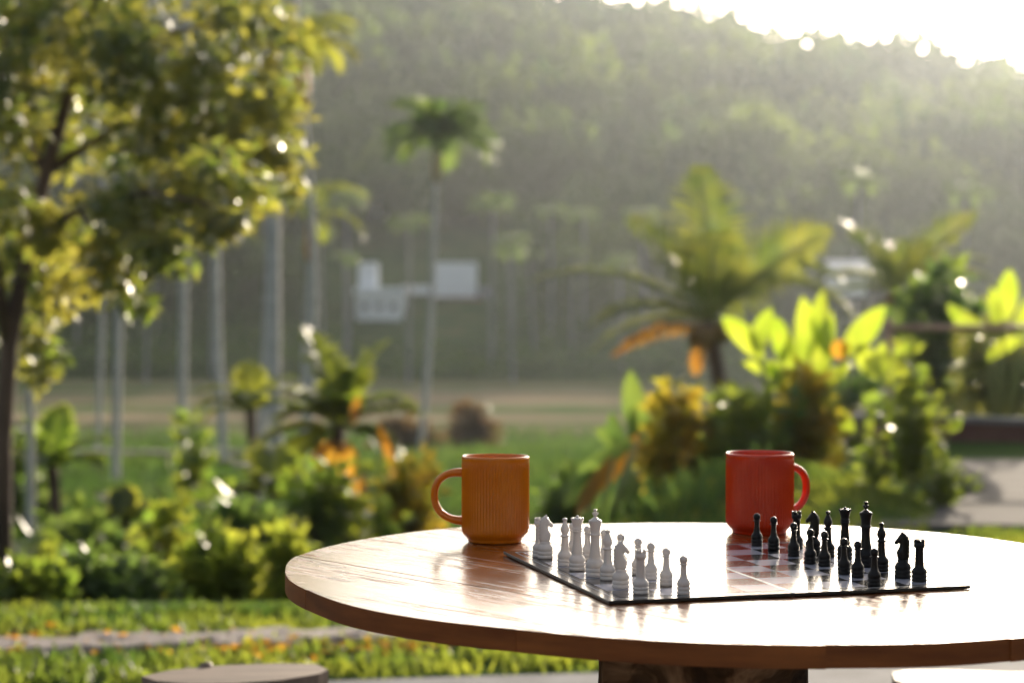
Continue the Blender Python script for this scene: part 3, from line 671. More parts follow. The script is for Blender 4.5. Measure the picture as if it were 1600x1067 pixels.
# a tree beyond the right edge that shades the patio
t2 = thing('broadleaf_tree', (4.35, 10.9, H1(4.35, 10.9)), 'broadleaf tree just outside the right edge that shades the patio', 'tree')
MB().tube([(0, 0, -.1), (.03, 0, 1.2), (-.1, -.1, 2.2), (-.4, -.2, 3.2)], [.09, .075, .06, .03], 10).build('trunk', BARK, t2)
Q = []
for k in range(46):
    cc = np.array([-.55, -.3, 3.0 - H1(3.9, 10.9)]) + unit(rng.normal(size=3)) * rng.random() ** .4 * np.array([1.15, 1.1, .95])
    c_, d_ = ball(75, cc, np.array([.3, .3, .26]), .0); Q.append(leaf_quads(c_, .10, .5, .4, d_ * .4))
tag(link('crown', quads_mesh('crown', np.concatenate(Q), LEAF_TREE), t2), kind='stuff')

# ---------------------------------------------------------------- wall, rail, houses
wp = [(P(1275, 720, 14.2)), (P(1640, 726, 13.6))]
w0 = Vector((wp[0].x, wp[0].y, 0)); w1 = Vector((2.62 + 1.6, 13.2, 0)); ang = math.atan2(w1.y - w0.y, w1.x - w0.x); Lw = (w1 - w0).length
wall = thing('garden_wall', w0, 'low reddish-brown garden wall with a pale coping at right', 'wall', rz=ang)
MB().box((Lw / 2, 0, .075), (Lw, .16, .17)).build('wall_body', WALLRED, wall, False)
for k in range(6): MB().box((Lw / 6 * (k + .5), 0, .18), (Lw / 6 - .008, .2, .036)).build('coping_stone', CONCRETE, wall, False)
rl = thing('rail', P(1395, 516, 13.0), 'thin pinkish-brown horizontal rail crossing the shrubs at right', 'rail')
a = P(1390, 512, 13.0) - rl.location; b2 = P(1720, 511, 13.0) - rl.location
MB().tube([tuple(a), tuple((a + b2) / 2 + Vector((0, 0, -.005))), tuple(b2)], [.020, .022, .020], 9).build('rail_bar', BAMBOO, rl)
for q in (a, b2):
    zg = H1(rl.location.x + q.x, rl.location.y) - rl.location.z
    MB().tube([(q.x, q.y + .05, zg), (q.x, q.y + .05, q.z + .05)], .03, 8).build('post', BAMBOO, rl)

YH = 160.0
def px_box(mb, x0, y0, x1, y1, Y, depth, org):
    a = P(x0, y1, Y) - org; c = P(x1, y0, Y) - org
    mb.box(((a.x + c.x) / 2, depth / 2 + a.y, (a.z + c.z) / 2), (abs(c.x - a.x), depth, abs(c.z - a.z))); return mb
o = P(590, 512, YH); h1 = thing('house', (o.x, o.y, o.z), 'white flat-roofed house with a stair tower among the far palms', 'house')
px_box(MB(), 556, 462, 628, 535, YH, 7, h1.location).build('wall', WHITE, h1, False)
px_box(MB(), 553, 449, 632, 461, YH - .3, 7.6, h1.location).build('parapet', WHITE, h1, False)
px_box(MB(), 560, 410, 588, 449, YH + 1, 3, h1.location).build('stair_tower', WHITE, h1, False)
for (x0, x1) in ((563, 577), (585, 599), (607, 621)):
    w_ = px_box(MB(), x0, 472, x1, 486, YH - .06, .1, h1.location).build('window', WHITE, h1, False)
    px_box(MB(), x0 + 2, 474, x1 - 2, 484, YH - .1, .03, h1.location).build('pane', GLASS, w_, False)
o = P(710, 512, YH + 8); h2 = thing('house', (o.x, o.y, o.z), 'house with a big white upper box and dark red porch roof', 'house')
px_box(MB(), 676, 482, 768, 535, YH + 8, 7, h2.location).build('wall', GREYW, h2, False)
px_box(MB(), 674, 410, 744, 464, YH + 8.5, 6, h2.location).build('upper_floor', WHITE, h2, False)
px_box(MB(), 628, 446, 673, 460, YH + 9, 4, h2.location).build('parapet', WHITE, h2, False)
a = [P(666, 464, YH + 8.4), P(752, 464, YH + 8.4), P(762, 483, YH + 6), P(660, 483, YH + 6)]
mb = MB(); vv = [tuple(p - h2.location) for p in a] + [tuple(p - h2.location + Vector((0, .1, -.25))) for p in a]
mb.add(vv, [(0, 1, 2, 3), (7, 6, 5, 4), (0, 4, 5, 1), (1, 5, 6, 2), (2, 6, 7, 3), (3, 7, 4, 0)]).build('porch_roof', ROOFRED, h2, False)
for (x0, x1) in ((686, 702), (716, 734)):
    w_ = px_box(MB(), x0, 488, x1, 504, YH + 7.94, .1, h2.location).build('window', GREYW, h2, False)
    px_box(MB(), x0 + 2, 490, x1 - 2, 502, YH + 7.9, .03, h2.location).build('pane', GLASS, w_, False)
px_box(MB(), 747, 448, 768, 481, YH + 9, 2, h2.location).build('water_tank', GREYW, h2, False)
def hut(px, py, w, h, Y, label, mat):
    c = P(px, py, Y); r = thing('house', (c.x, c.y, c.z), label, 'house'); s = Y / FPX
    MB().box((0, 1.5, -h * s * 1.2), (w * s * .85, 3, h * s * 2)).build('wall', WHITE, r, False)
    ww = w * s / 2; mb = MB(); z0 = -h * s * .3; z1 = h * s * .6
    mb.add([(-ww, -.6, z0), (ww, -.6, z0), (ww, 1.5, z1), (-ww, 1.5, z1), (-ww, 3.6, z0), (ww, 3.6, z0)] + [(-ww, -.6, z0 - .1), (ww, -.6, z0 - .1), (ww, 1.5, z1 - .1), (-ww, 1.5, z1 - .1), (-ww, 3.6, z0 - .1), (ww, 3.6, z0 - .1)],
           [(0, 1, 2, 3), (3, 2, 5, 4), (9, 8, 7, 6), (10, 11, 8, 9), (0, 6, 7, 1), (4, 5, 11, 10), (0, 3, 9, 6), (3, 4, 10, 9), (1, 7, 8, 2), (2, 8, 11, 5)]).build('roof', mat, r, False)
hut(590, 305, 34, 16, 200, 'pale roof peeping out of the forest above the white house', TIN)
hut(560, 298, 14, 12, 200, 'tiny pale green roof left of the pale roof in the forest', TIN)
hut(1328, 418, 62, 20, 120, 'white tin roof behind the paler coconut palm', TIN)
vh = thing('sky_block_house', (0, -4.2, .02), 'added unseen dark timber house behind the viewpoint, blocking sky and mirrored in the mugs', 'house')  # added out of view to hold sky light off the mugs and pieces
DARKW = noisy('dark_timber', [(.3, (.05, .032, .02)), (.7, (.10, .065, .04))], 3, .7)
for (x0, x1) in ((-9, -4.6), (-2.8, -1.1), (.9, 2.2), (3.6, 9)): MB().box(((x0 + x1) / 2, -3, 1.5), (x1 - x0, .2, 3.0)).build('wall', DARKW, vh, False)
MB().box((0, -3, 3.16), (18, .22, .3)).build('beam', DARKW, vh, False)
for x0 in (-3.35, 1.55): MB().box((x0, -2.87, 1.12), (.55, .05, 2.1)).build('mug_streak_panel', WHITE, vh, False)  # white panels added for pale streaks in the mug glaze
MB().box((-1.9, -2.87, 1.12), (.16, .05, 2.1)).build('mug_streak_panel', WHITE, vh, False)
for x0 in (-7.5, -4.5, -1.5, 1.5, 4.5, 7.5): MB().box((x0, 0, 1.5), (.16, .16, 3.0)).build('post', DARKW, vh, False)
mb = MB(); mb.add([(-9.5, .9, 2.9), (9.5, .9, 2.9), (9.5, -4.5, 5.2), (-9.5, -4.5, 5.2), (-9.5, .9, 3.02), (9.5, .9, 3.02), (9.5, -4.5, 5.35), (-9.5, -4.5, 5.35)], [(3, 2, 1, 0), (4, 5, 6, 7), (0, 1, 5, 4), (1, 2, 6, 5), (2, 3, 7, 6), (3, 0, 4, 7)])
mb.build('roof', ROOFRED, vh, False)
bank = thing('stone_bank', P(225, 700, 38), 'dark stone retaining bank across the meadow at left', 'wall')
bz = H1(bank.location.x, 38) - bank.location.z
for k in range(9):
    MB().box(((k - 4) * .42 + rng.normal() * .02, rng.normal() * .04, bz + .14), (.39, .4, .34 + .05 * rng.random()), rng.normal() * .06).build('stone', noisy('bank_stone', [(.3, (.05, .045, .05)), (.7, (.1, .09, .09))], 5) if k == 0 else bpy.data.materials['bank_stone'], bank, False)

# ================================================================ TABLE
TZ = .75; TC = (.2227, 2.247); TH = .021
rad_px = [(-170.9, .466), (-158.8, .457), (-142, .457), (-129.3, .452), (-118.8, .448), (-113, .453), (-88.8, .472), (-84.3, .475), (-72.3, .490), (-64.1, .492), (-40, .485), (0, .468),
          (30.3, .462), (38.4, .467), (61.6, .470), (83.9, .452), (96.7, .457), (101.1, .455), (130.6, .498), (146.6, .492), (167.1, .486), (179.3, .472)]
th = np.array([t for t, _ in rad_px]); rr = np.array([r for _, r in rad_px])
ang_ = np.arange(-180, 180, 1.0); rs_ = np.interp(ang_, np.r_[th[-3:] - 360, th, th[:3] + 360], np.r_[rr[-3:], rr, rr[:3]])
k5 = np.exp(-np.linspace(-2, 2, 13) ** 2); k5 /= k5.sum(); rs_ = np.convolve(np.r_[rs_[-6:], rs_, rs_[:6]], k5, 'valid')
outline = np.c_[rs_ * np.cos(np.radians(ang_)), rs_ * np.sin(np.radians(ang_))]
table = thing('round_table', (TC[0], TC[1], 0), 'round wooden table of varnished planks on a bark-covered log', 'table')
PD = np.array([.66, -.75]); PD /= np.linalg.norm(PD); PN = np.array([-PD[1], PD[0]])      # along / across the planks
def clip(poly, n_, c, keep_less):
    out = []
    for i in range(len(poly)):
        p, q = poly[i], poly[(i + 1) % len(poly)]; dp, dq = p @ n_ - c, q @ n_ - c
        if not keep_less: dp, dq = -dp, -dq
        if dp <= 0: out.append(p)
        if dp * dq < 0: out.append(p + (q - p) * (dp / (dp - dq)))
    return np.array(out)
seam = (G(1265, 1003, TZ).xy - Vector(TC)); s0 = float(np.array(seam) @ PN)
cuts = [-9, s0 - .15, s0, s0 + .152, s0 + .152 + .148, s0 + .45, s0 + .60, 9]
cuts = [-9, s0 - .292, s0 - .148, s0, s0 + .150, s0 + .298, s0 + .455, 9]
ax_ang = math.atan2(PD[1], PD[0])
for i in range(len(cuts) - 1):
    poly = clip(clip(outline, PN, cuts[i + 1] - .00018, True), PN, cuts[i] + .00018, False)
    if len(poly) < 3: continue
    grow = 1 + .0035 * ((i * 7) % 3 - 1)                         # plank ends do not finish quite flush
    L2 = np.c_[poly @ PD, poly @ PN] * np.array([grow, 1]); n_ = len(L2); cm = L2.mean(0); L2 = L2 - cm
    if i in (2, 3): L2 = L2
    dz = [-.0003, .0002, 0, .0002, -.0002, .0003, 0][i]
    def ins(d):
        e = np.roll(L2, -1, 0) - np.roll(L2, 1, 0); e /= np.maximum(np.linalg.norm(e, axis=1, keepdims=True), 1e-9)
        return L2 + np.c_[-e[:, 1], e[:, 0]] * d
    rings = [(ins(.0005), 0), (ins(0), .0008), (ins(0), TH - .0016), (ins(.0002), TH - .0004), (ins(.0006), TH)]
    V = []; F = []
    for ri, (q, z) in enumerate(rings):
        V += [(a, b3, z) for a, b3 in q]
        if ri: F += [((ri - 1) * n_ + k, (ri - 1) * n_ + (k + 1) % n_, ri * n_ + (k + 1) % n_, ri * n_ + k) for k in range(n_)]
    mb = MB(); mb.add(V, F, 1)
    mb.f += [tuple(reversed(range(n_))), tuple((len(rings) - 1) * n_ + k for k in range(n_))]; mb.m += [1, 0]
    pk = mb.build('plank', [WOOD, WOODEDGE], table, False)
    wpos = PD * cm[0] + PN * cm[1]
    pk.location = (wpos[0], wpos[1], TZ - TH + dz); pk.rotation_euler = (0, 0, ax_ang)
# log under the top
c = G(1103, 1040, TZ - TH); lx, ly = TC[0] - .055, TC[1] - .02
s_ = (1262 - 944) / 2 * (ly - .13) / FPX
mb = MB(); prof = []
for i in range(16):
    z = .02 + (TZ - TH - .0225) * i / 15; prof.append(z)
V = []; F = []; n_ = 40
for i, z in enumerate(prof):
    for k in range(n_):
        w = 2 * PI * k / n_; r = .106 * (1 + .05 * math.sin(3 * w + 1) + .035 * math.sin(7 * w + z * 5) + .02 * rng.normal()) + .03 * math.exp(-z * 9)
        if abs(w - PI) < .35 and z > .58: r += .014
        V.append((r * math.cos(w), r * math.sin(w), z))
for i in range(15):
    for k in range(n_): F.append((i * n_ + k, i * n_ + (k + 1) % n_, (i + 1) * n_ + (k + 1) % n_, (i + 1) * n_ + k))
F.append(tuple(15 * n_ + k for k in range(n_)))
mb.add(V, F).build('log_pedestal', LOGSIDE, table, loc=(-.012, -.02, 0))

# log stools
def stool(name_loc, outline_px, z, label, slant=0, knob=None):
    pts = [G(px, py, z) for px, py in outline_px]; c = sum(pts, Vector((0, 0, 0))) / len(pts)
    r = thing('log_stool', (c.x, c.y, 0.02), label, 'stool', 'log stools round the table')
    V = []; F = []; n_ = len(pts); lev = [(1.0, z - .02), (1.0, z - .045), (.95, z - .08), (.88, .28), (.93, .12), (1.0, 0)]
    loc = [p - c for p in pts]
    for s_, zz in lev: V += [(p.x * s_, p.y * s_, zz + (slant * p.x if zz > .3 else 0)) for p in loc]
    for i in range(len(lev) - 1):
        for k in range(n_): F.append(((i + 1) * n_ + k, (i + 1) * n_ + (k + 1) % n_, i * n_ + (k + 1) % n_, i * n_ + k))
    MB().add(V[n_:], [tuple(i for i in f) for f in [tuple(j - 0 for j in f) for f in F if max(f) < (len(lev) - 1) * n_]]).build('log', LOGSIDE, r, False)
    T = [(p.x * 1.03, p.y * 1.03, z - .02 + slant * p.x) for p in loc] + [(p.x * 1.03, p.y * 1.03, z - .0455 + slant * p.x) for p in loc]
    MB().add(T, [tuple(range(n_)), tuple(reversed(range(n_, 2 * n_)))] + [(n_ + k, n_ + (k + 1) % n_, (k + 1) % n_, k) for k in range(n_)], 0).build('seat', STUMPTOP, r, False)
    if knob:
        q = G(knob[0], knob[1], z) - c
        MB().lathe([(.001, -.03), (.014, -.02), (.013, -.009), (.009, -.003), (.001, -.001)], 9, 0, (q.x, q.y, z - .012)).build('knob', STUMPTOP, r)
    return r
stool('l', [(226, 1056), (250, 1063), (300, 1067), (370, 1066), (440, 1061), (495, 1052), (509, 1046), (490, 1037), (430, 1036), (350, 1039), (270, 1046)], .43,
      'log stool with a weathered top and small knob, left of the table', 0, (322, 1040))
stool('r', [(1398, 1050), (1402, 1062), (1450, 1078), (1560, 1085), (1680, 1080), (1730, 1066), (1690, 1054), (1600, 1049), (1500, 1046), (1420, 1045)], .43,
      'log stool with a pale slanting top under the right side of the table', 0)

# ================================================================ MUGS
def mug(px, py, rad, hgt, rz, mat, label, tilt=0, ear=.030, inner=None):
    g = G(px, py, TZ); r = thing('mug', (g.x, g.y, TZ), label, 'mug', 'ribbed mugs on the table', rz)
    r.rotation_euler = (R(tilt), 0, rz)
    nr = 66; sub = 4; n_ = nr * sub; V = []; F = []
    h = hgt; w = .0035
    prof = [(.72, .0015, 0), (.79, .0, 0), (.815, .001, 0), (.82, .003, 0), (.84, .0045, 0), (.90, .0068, 0), (.955, .0096, .1), (.985, .0125, .4), (1, .0165, .8), (1, .021, 1), (1, .06, 1), (1, h - .016, 1), (1, h - .0095, .6), (1.0, h - .0075, 0), (1.003, h - .003, 0),
            (.995, h - .0008, 0), (.975, h, 0), (.955, h - .001, 0), (.945, h - .004, 0), (.94, h * .5, 0), (.93, .03, 0), (.85, .012, 0), (.5, .009, 0), (.02, .0085, 0)]
    for (q, z, am) in prof:
        for k in range(n_):
            a = 2 * PI * k / n_; rr_ = rad * q - am * .0009 * (1 - abs(math.sin(a * nr / 2)) ) * 2.0
            V.append((rr_ * math.cos(a), rr_ * math.sin(a), z))
    for i in range(len(prof) - 1):
        for k in range(n_): F.append((i * n_ + k, i * n_ + (k + 1) % n_, (i + 1) * n_ + (k + 1) % n_, (i + 1) * n_ + k))
    F.append(tuple((len(prof) - 1) * n_ + k for k in range(n_))); F.append(tuple(reversed(range(n_))))
    MB().add(V, F).build('body', mat, r)
    # ear handle
    pts = []; Rd = []
    x0 = rad * .975; zt = h * .80; zb = h * .235
    zc, bb = (zt + zb) / 2, (zt - zb) / 2
    for i in range(37):
        t = PI / 2 - PI * i / 36; cs = max(0, math.cos(t))
        pts.append((x0 - .002 + ear * 1.04 * cs ** .78, 0, zc + bb * math.copysign(abs(math.sin(t)) ** .92, math.sin(t)) + .0015 * cs))
    m_ = len(pts)
    Rd = [.0045 + .0014 * (abs(2 * i / (m_ - 1) - 1) ** 6) for i in range(m_)]
    mb = MB().tube(pts, Rd, 14); mb.v[0][:, 1] *= 1.25
    mb.build('handle', mat, r)
    return r
mug(774, 845.5, .0415, .105, PI - R(8), ORANGE, 'orange ribbed mug with its handle to the left, behind the white pieces', tilt=.9, ear=.036)
mug(1187, 831.5, .0432, .1015, R(33), RED, 'red ribbed mug with its handle to the right, behind the black pieces', ear=.036)

# ================================================================ CHESSBOARD
BH = .0035
Bc = np.array([(0.10157, 1.9991), (.47534, 2.09365), (-.01343, 2.3800), (.36033, 2.47455)])
bctr = Bc.mean(0); u = Bc[1] - Bc[0]; v = Bc[2] - Bc[0]; side = .3915
bang = (math.atan2(u[1], u[0]) + math.atan2(v[1], v[0]) - PI / 2) / 2
board = thing('chessboard', (bctr[0], bctr[1], TZ + .0009), 'open folding chessboard with a black frame and a silver-painted gleam along the fold on the table', 'chessboard', rz=bang)
hs = side / 2; bd = .0465 * side; sq = (side - 2 * bd) / 8
for hf in (0, 1):
    x0, x1 = (-hs, -.0009) if hf == 0 else (.0009, hs)
    mb = MB(); zt = BH; bv = .0006
    ring = lambda d, z: [(x0 + d, -hs + d, z), (x1 - d, -hs + d, z), (x1 - d, hs - d, z), (x0 + d, hs - d, z)]
    V = ring(.0004, 0) + ring(0, .0005) + ring(0, zt - bv) + ring(bv, zt)
    F = [(3, 2, 1, 0)] + [(a * 4 + k, a * 4 + (k + 1) % 4, a * 4 + 4 + (k + 1) % 4, a * 4 + 4 + k) for a in range(3) for k in range(4)] + [(12, 13, 14, 15)]
    mb.add(V, F, 0); mb.m = [1] * (len(F) - 1) + [0]
    panel = mb.build('board_half', [BRD_F, BRD_E], board, False)
    mb = MB(); zt2 = zt + .00025
    for i in range(4):
        for j in range(8):
            c0 = i + 4 * hf; xa = -hs + bd + c0 * sq; ya = -hs + bd + j * sq; xb = xa + sq; yb = ya + sq
            if c0 == 3: xb = -.0016
            if c0 == 4: xa = .0016
            mb.add([(xa, ya, zt2), (xb, ya, zt2), (xb, yb, zt2), (xa, yb, zt2)], [(0, 1, 2, 3)], (c0 + j) % 2)
    mb.build('playing_field', [BRD_D, BRD_L], panel, False)
    mb = MB(); q = bd * .62; lw = .0006; zz = zt + .00012
    xo = x0 + q if hf == 0 else x0 + .0016; xe = x1 - .0016 if hf == 0 else x1 - q
    mb.box(((xo + xe) / 2, -hs + q, zz), (xe - xo, lw, .0003)); mb.box(((xo + xe) / 2, hs - q, zz), (xe - xo, lw, .0003))
    mb.box(((xo if hf == 0 else xe), 0, zz), (lw, 2 * (hs - q) + lw, .0003))
    mb.build('border_line', SILVER, panel, False)
    MB().box((x1 - .0004 if hf == 0 else x0 + .0004, 0, zt - .0003), (.0011, 2 * hs - .001, .0013)).build('fold_gleam', SILVER, panel, False)  # silver strip paints the reflection off the bevelled gap between the halves

# ================================================================ CHESS PIECES
BT = TZ + .0009 + BH + .0003
def base_prof(rb, H, top):   # stepped foot: rb base radius, reaching height top
    return [(rb * .9, 0), (rb, .0006), (rb, top * .18), (rb * .93, top * .22), (rb * .93, top * .26), (rb * 1.01, top * .31), (rb * 1.01, top * .42), (rb * .92, top * .46), (rb * .92, top * .50), (rb * 1.0, top * .56), (rb * .99, top * .68), (rb * .93, top * .78), (rb * .80, top * .88), (rb * .62, top * .97)]
def pawn_me(mat):
    H = .0388; rb = .0068; b_ = base_prof(rb, H, .0165)
    return MB().lathe(b_ + [(.0036, .0185), (.0031, .0225), (.0029, .0285), (.0030, .0292), (.0046, .0296), (.0047, .0302), (.0030, .0306), (.0032, .0313), (.0040, .0326), (.0043, .0344), (.0040, .0364), (.0026, .0380), (.001, .0388)], 24).mesh('body', mat)
def rook_me(mat):
    rb = .0081; b_ = base_prof(rb, .044, .0155)
    mb = MB().lathe(b_ + [(.0047, .0175), (.0045, .022), (.0043, .033), (.0044, .0352), (.0056, .0358), (.0058, .037), (.0058, .0412), (.0042, .0412), (.0041, .0385), (.0005, .0383)], 32)
    for k in range(5):
        a0 = 2 * PI * k / 5 + .12; a1 = a0 + .85; n_ = 5; V = []
        for i in range(n_ + 1):
            a = a0 + (a1 - a0) * i / n_
            for r_, z in ((.0041, .0405), (.0058, .0405), (.0058, .0442), (.0041, .0442)): V.append((r_ * math.cos(a), r_ * math.sin(a), z))
        F = [(4 * i + j, 4 * i + (j + 1) % 4, 4 * i + 4 + (j + 1) % 4, 4 * i + 4 + j) for i in range(n_) for j in range(4)] + [(3, 2, 1, 0), (4 * n_, 4 * n_ + 1, 4 * n_ + 2, 4 * n_ + 3)]
        mb.add(V, F)
    return mb.mesh('body', mat)
def bishop_me(mat):
    rb = .0082; b_ = base_prof(rb, .0525, .0165)
    return MB().lathe(b_ + [(.0046, .0185), (.0041, .023), (.0038, .0305), (.0040, .0318), (.0058, .0324), (.0058, .0331), (.0036, .0338), (.0032, .0350), (.0045, .0374), (.0050, .0394), (.0047, .0415), (.0034, .0448), (.0021, .0478), (.0017, .0490), (.0027, .0500), (.0029, .0512), (.0022, .0522), (.0005, .0526)], 24).mesh('body', mat)
def queen_me(mat):
    rb = .0088; b_ = base_prof(rb, .0585, .0175)
    mb = MB().lathe(b_ + [(.0060, .0190), (.0053, .024), (.0044, .0335), (.0042, .0400), (.0045, .0412), (.0056, .0420), (.0057, .0428), (.0047, .0434), (.0047, .0440), (.0055, .0446), (.0055, .0452), (.0045, .0460), (.0048, .0485), (.0060, .0530), (.0068, .0552), (.0064, .0560), (.0045, .0563), (.0035, .0572), (.0012, .0574)], 28)
    mb.lathe([(.0005, .0570), (.0017, .0575), (.0019, .0583), (.0014, .0592), (.0003, .0596)], 12)
    for k in range(9):
        a = 2 * PI * k / 9; mb.lathe([(.0002, -.001), (.0011, -.0006), (.0011, .0006), (.0002, .0011)], 6, 0, (.0062 * math.cos(a), .0062 * math.sin(a), .0562))
    return mb.mesh('body', mat)
def king_parts(mat):
    rb = .0102; b_ = base_prof(rb, .07, .0195)
    body = MB().lathe(b_ + [(.0066, .0210), (.0054, .026), (.0047, .035), (.0048, .0420), (.0052, .0432), (.0064, .0440), (.0064, .0448), (.0054, .0454), (.0052, .0462), (.0050, .0475), (.0054, .0510), (.0068, .0568), (.0072, .0588), (.0068, .0596), (.0048, .0604), (.0026, .0622), (.0018, .0628), (.0008, .0630)], 28).mesh('body', mat)
    mb = MB(); mb.lathe([(.0010, .0625), (.0017, .0635), (.0026, .0655), (.0026, .0668), (.0016, .0682), (.0013, .0690), (.0022, .0700), (.0023, .0712), (.0005, .0716)], 10)
    mb.box((0, 0, .0668), (.0062, .0018, .0022))
    return body, mb.mesh('cross', mat)
def knight_parts(mat, mirror=1):
    rb = .0088; b_ = base_prof(rb, .048, .0175)
    body = MB().lathe(b_ + [(.0060, .0188), (.0052, .0196), (.0005, .0198)], 28).mesh('body', mat)
    # side outline of the head, facing +x; metres
    O = [(-.0058, .0190), (-.0066, .0235), (-.0062, .0290), (-.0066, .0345), (-.0060, .0405), (-.0042, .0452), (-.0016, .0476), (.0004, .0485), (.0014, .0470), (.0030, .0462), (.0046, .0438), (.0070, .0408), (.0092, .0382),
         (.0090, .0362), (.0078, .0352), (.0062, .0356), (.0050, .0368), (.0034, .0366), (.0030, .0348), (.0040, .0318), (.0058, .0290), (.0066, .0262), (.0060, .0232), (.0050, .0190)]
    O = [(a * mirror, z) for a, z in O]; n_ = len(O); cx = sum(a for a, _ in O) / n_; cz = sum(z for _, z in O) / n_
    ax_ = [(-.0006, .0205), (-.0008, .029), (-.0006, .037), (.0015, .0415), (.0068, .0378)]
    def pull(p, k):
        a = min(ax_, key=lambda q: (q[0] * mirror - p[0]) ** 2 + (q[1] - p[1]) ** 2); return (p[0] + (a[0] * mirror - p[0]) * k, p[1] + (a[1] - p[1]) * k)
    rings = [(.62, -1.0), (.28, -.88), (.06, -.5), (0, 0), (.06, .5), (.28, .88), (.62, 1.0)]; V = []; F = []
    for k, yv in rings:
        for p in O:
            q = pull(p, k); wz = .0042 if q[1] > .03 else .0050
            if abs(q[0]) > .0055 and q[1] > .034: wz *= .62
            V.append((q[0], wz * yv, q[1]))
    for i in range(len(rings) - 1):
        for k in range(n_): F.append((i * n_ + k, i * n_ + (k + 1) % n_, (i + 1) * n_ + (k + 1) % n_, (i + 1) * n_ + k))
    F.append(tuple(reversed(range(n_)))); F.append(tuple((len(rings) - 1) * n_ + k for k in range(n_)))
    mb = MB().add(V, F)
    for s in (-1, 1):      # ears
        mb.add([(.0000 * mirror, .0010 * s, .0468), (.0026 * mirror, .0010 * s, .0462), (.0013 * mirror, .0026 * s, .0464), (.0010 * mirror, .0016 * s, .0502)], [(0, 1, 3), (1, 2, 3), (2, 0, 3), (0, 2, 1)])
    head = mb.mesh('head', mat)
    mb = MB()              # mane: a row of ridges down the back of the neck
    for k in range(6):
        z = .0235 + k * .0037; xx = (-.0064 if k < 5 else -.0054); mb.lathe([(.0002, -.0021), (.0011, -.0013), (.0013, 0), (.0011, .0013), (.0002, .0021)], 8, 0, (xx * mirror, 0, z))
    return body, head, mb.mesh('mane', mat)
felt_me = {}
def felt(r): 
    if r not in felt_me: felt_me[r] = MB().lathe([(r, -.0003), (r, .0001)], 20).mesh('felt', FELTB, False)
    return felt_me[r]
ME = {}
for nm, mt in (('white', PW), ('black', PB)):
    ME[nm] = dict(pawn=[('body', pawn_me(mt))], rook=[('body', rook_me(mt))], bishop=[('body', bishop_me(mt))], queen=[('body', queen_me(mt))])
    kb, kc = king_parts(mt); ME[nm]['king'] = [('body', kb), ('cross', kc)]
    a_, b_, c_ = knight_parts(mt, 1 if nm == 'white' else -1); ME[nm]['knight'] = [('body', a_), ('head', b_), ('mane', c_)]
FR = dict(pawn=.006, rook=.0072, bishop=.0073, queen=.0078, king=.0091, knight=.0078)
def piece(kind, colr, px, py, label, rz=None):
    g = G(px, py, BT); r = thing('chess_' + kind, (g.x, g.y, BT), label, 'chess piece', colr + ' chess pieces', rz if rz is not None else rng.random() * 6 if kind not in ('knight', 'king', 'rook') else 0)
    for nm, m_ in ME[colr][kind]: link(nm, m_, r)
    return r
W = [('rook', 1001, 927, 'white rook at the near corner of the board'), ('knight', 970, 918.5, 'white knight beside the near white rook'), ('bishop', 949.6, 905.5, 'white bishop between the near white knight and the white king'),
     ('king', 930, 900, 'white king, tallest of the white pieces, topped by a cross'), ('queen', 902, 890.5, 'white queen with a flared crown beside the white king'), ('bishop', 882.6, 883.3, 'white bishop between the white queen and the far white knight'),
     ('knight', 852, 872, 'white knight at the far end, overlapping the far white rook'), ('rook', 843, 869, 'white rook at the far corner beside the orange mug')]
WPn = [(1068, 928, 'white pawn standing furthest right, nearest the front edge of the board'), (1041, 914.5, 'white pawn second from the front edge of the board'), (1017, 905, 'white pawn third from the front, just right of the near white rook'),
       (997, 897, 'white pawn mostly hidden behind the near white rook'), (970, 889, 'white pawn whose head shows above the near white knight'), (944, 882, 'white pawn hidden behind the near white bishop'),
       (918, 875, 'white pawn seen between the white queen and the white king'), (895, 869, 'white pawn hidden behind the white queen')]
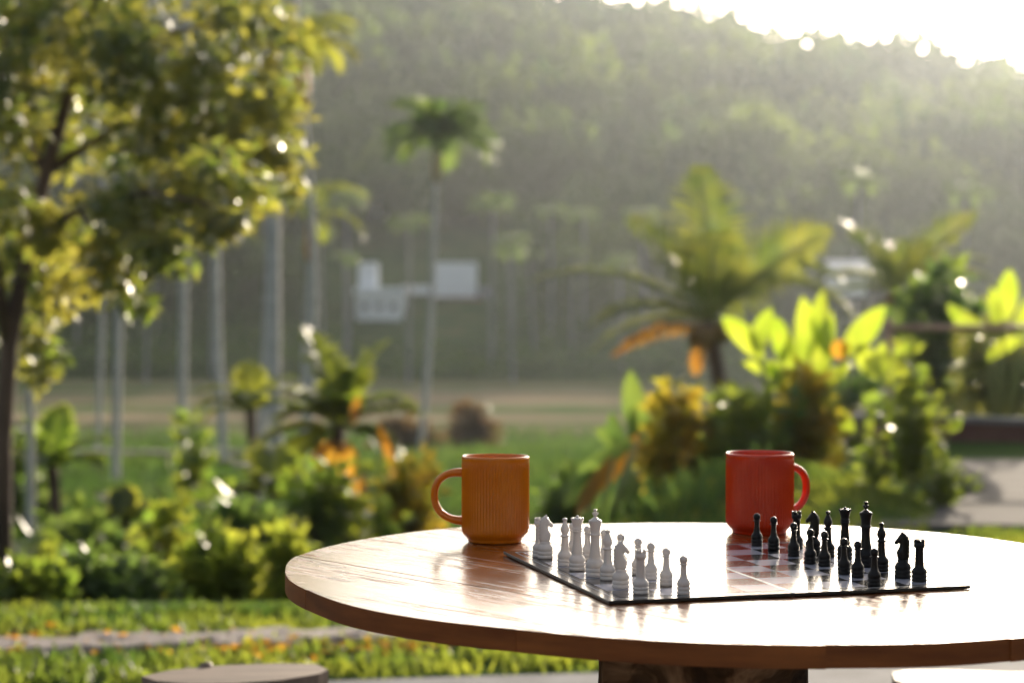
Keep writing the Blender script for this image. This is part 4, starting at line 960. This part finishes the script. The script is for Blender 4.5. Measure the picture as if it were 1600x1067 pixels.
K = [('rook', 1436.3, 908, 'black rook standing alone furthest right on the board'), ('knight', 1410.5, 902.5, 'black knight facing left beside the near black rook'), ('bishop', 1377, 892, 'black bishop between the near black knight and the black king'),
     ('king', 1352.6, 885, 'black king, tallest of the black pieces, topped by a cross'), ('queen', 1320, 874, 'black queen with a flared crown left of the black king'), ('bishop', 1293.5, 870, 'black bishop left of the black queen'),
     ('knight', 1270.5, 864, 'black knight facing left, just right of the red mug'), ('rook', 1244.5, 857, 'black rook touching the red mug handle in view')]
KPn = [(1366, 915, 'black pawn nearest the front edge of the board'), (1340, 902, 'black pawn in front of the black king'), (1318.8, 897, 'black pawn in front of the black queen'), (1288, 884.3, 'black pawn below the black bishop left of the queen'),
       (1266, 880.5, 'black pawn below the far black knight'), (1240, 869, 'black pawn in front of the far black rook'), (1208.7, 858.5, 'black pawn standing before the red mug, second from the left'), (1182.5, 852.5, 'black pawn furthest left, before the middle of the red mug')]
for k_, x_, y_, lb in W: piece(k_, 'white', x_, y_, lb, rz=(R(-12) if k_ == 'knight' else R(-14) if k_ == 'king' else None))
for x_, y_, lb in WPn: piece('pawn', 'white', x_, y_, lb)
for k_, x_, y_, lb in K: piece(k_, 'black', x_, y_, lb, rz=(R(8) if k_ == 'knight' else R(10) if k_ == 'king' else None))
for x_, y_, lb in KPn: piece('pawn', 'black', x_, y_, lb)

# ---------------------------------------------------------------- hazy evening air
hz = MB().box((0, 213, 43), (470, 500, 102)).build('haze', M('unused', (1, 1, 1)), None, False)
hm = bpy.data.materials.new('haze_air'); hm.use_nodes = True; hn = hm.node_tree.nodes; hn.clear()
ho = hn.new('ShaderNodeOutputMaterial'); hv = hn.new('ShaderNodeVolumePrincipled')
hv.inputs['Color'].default_value = (.84, .92, 1, 1); hv.inputs['Density'].default_value = .00018; hv.inputs['Anisotropy'].default_value = .7
hm.node_tree.links.new(hv.outputs[0], ho.inputs['Volume']); hz.data.materials[0] = hm
tag(hz, 'thin hazy evening air', 'haze', kind='stuff')
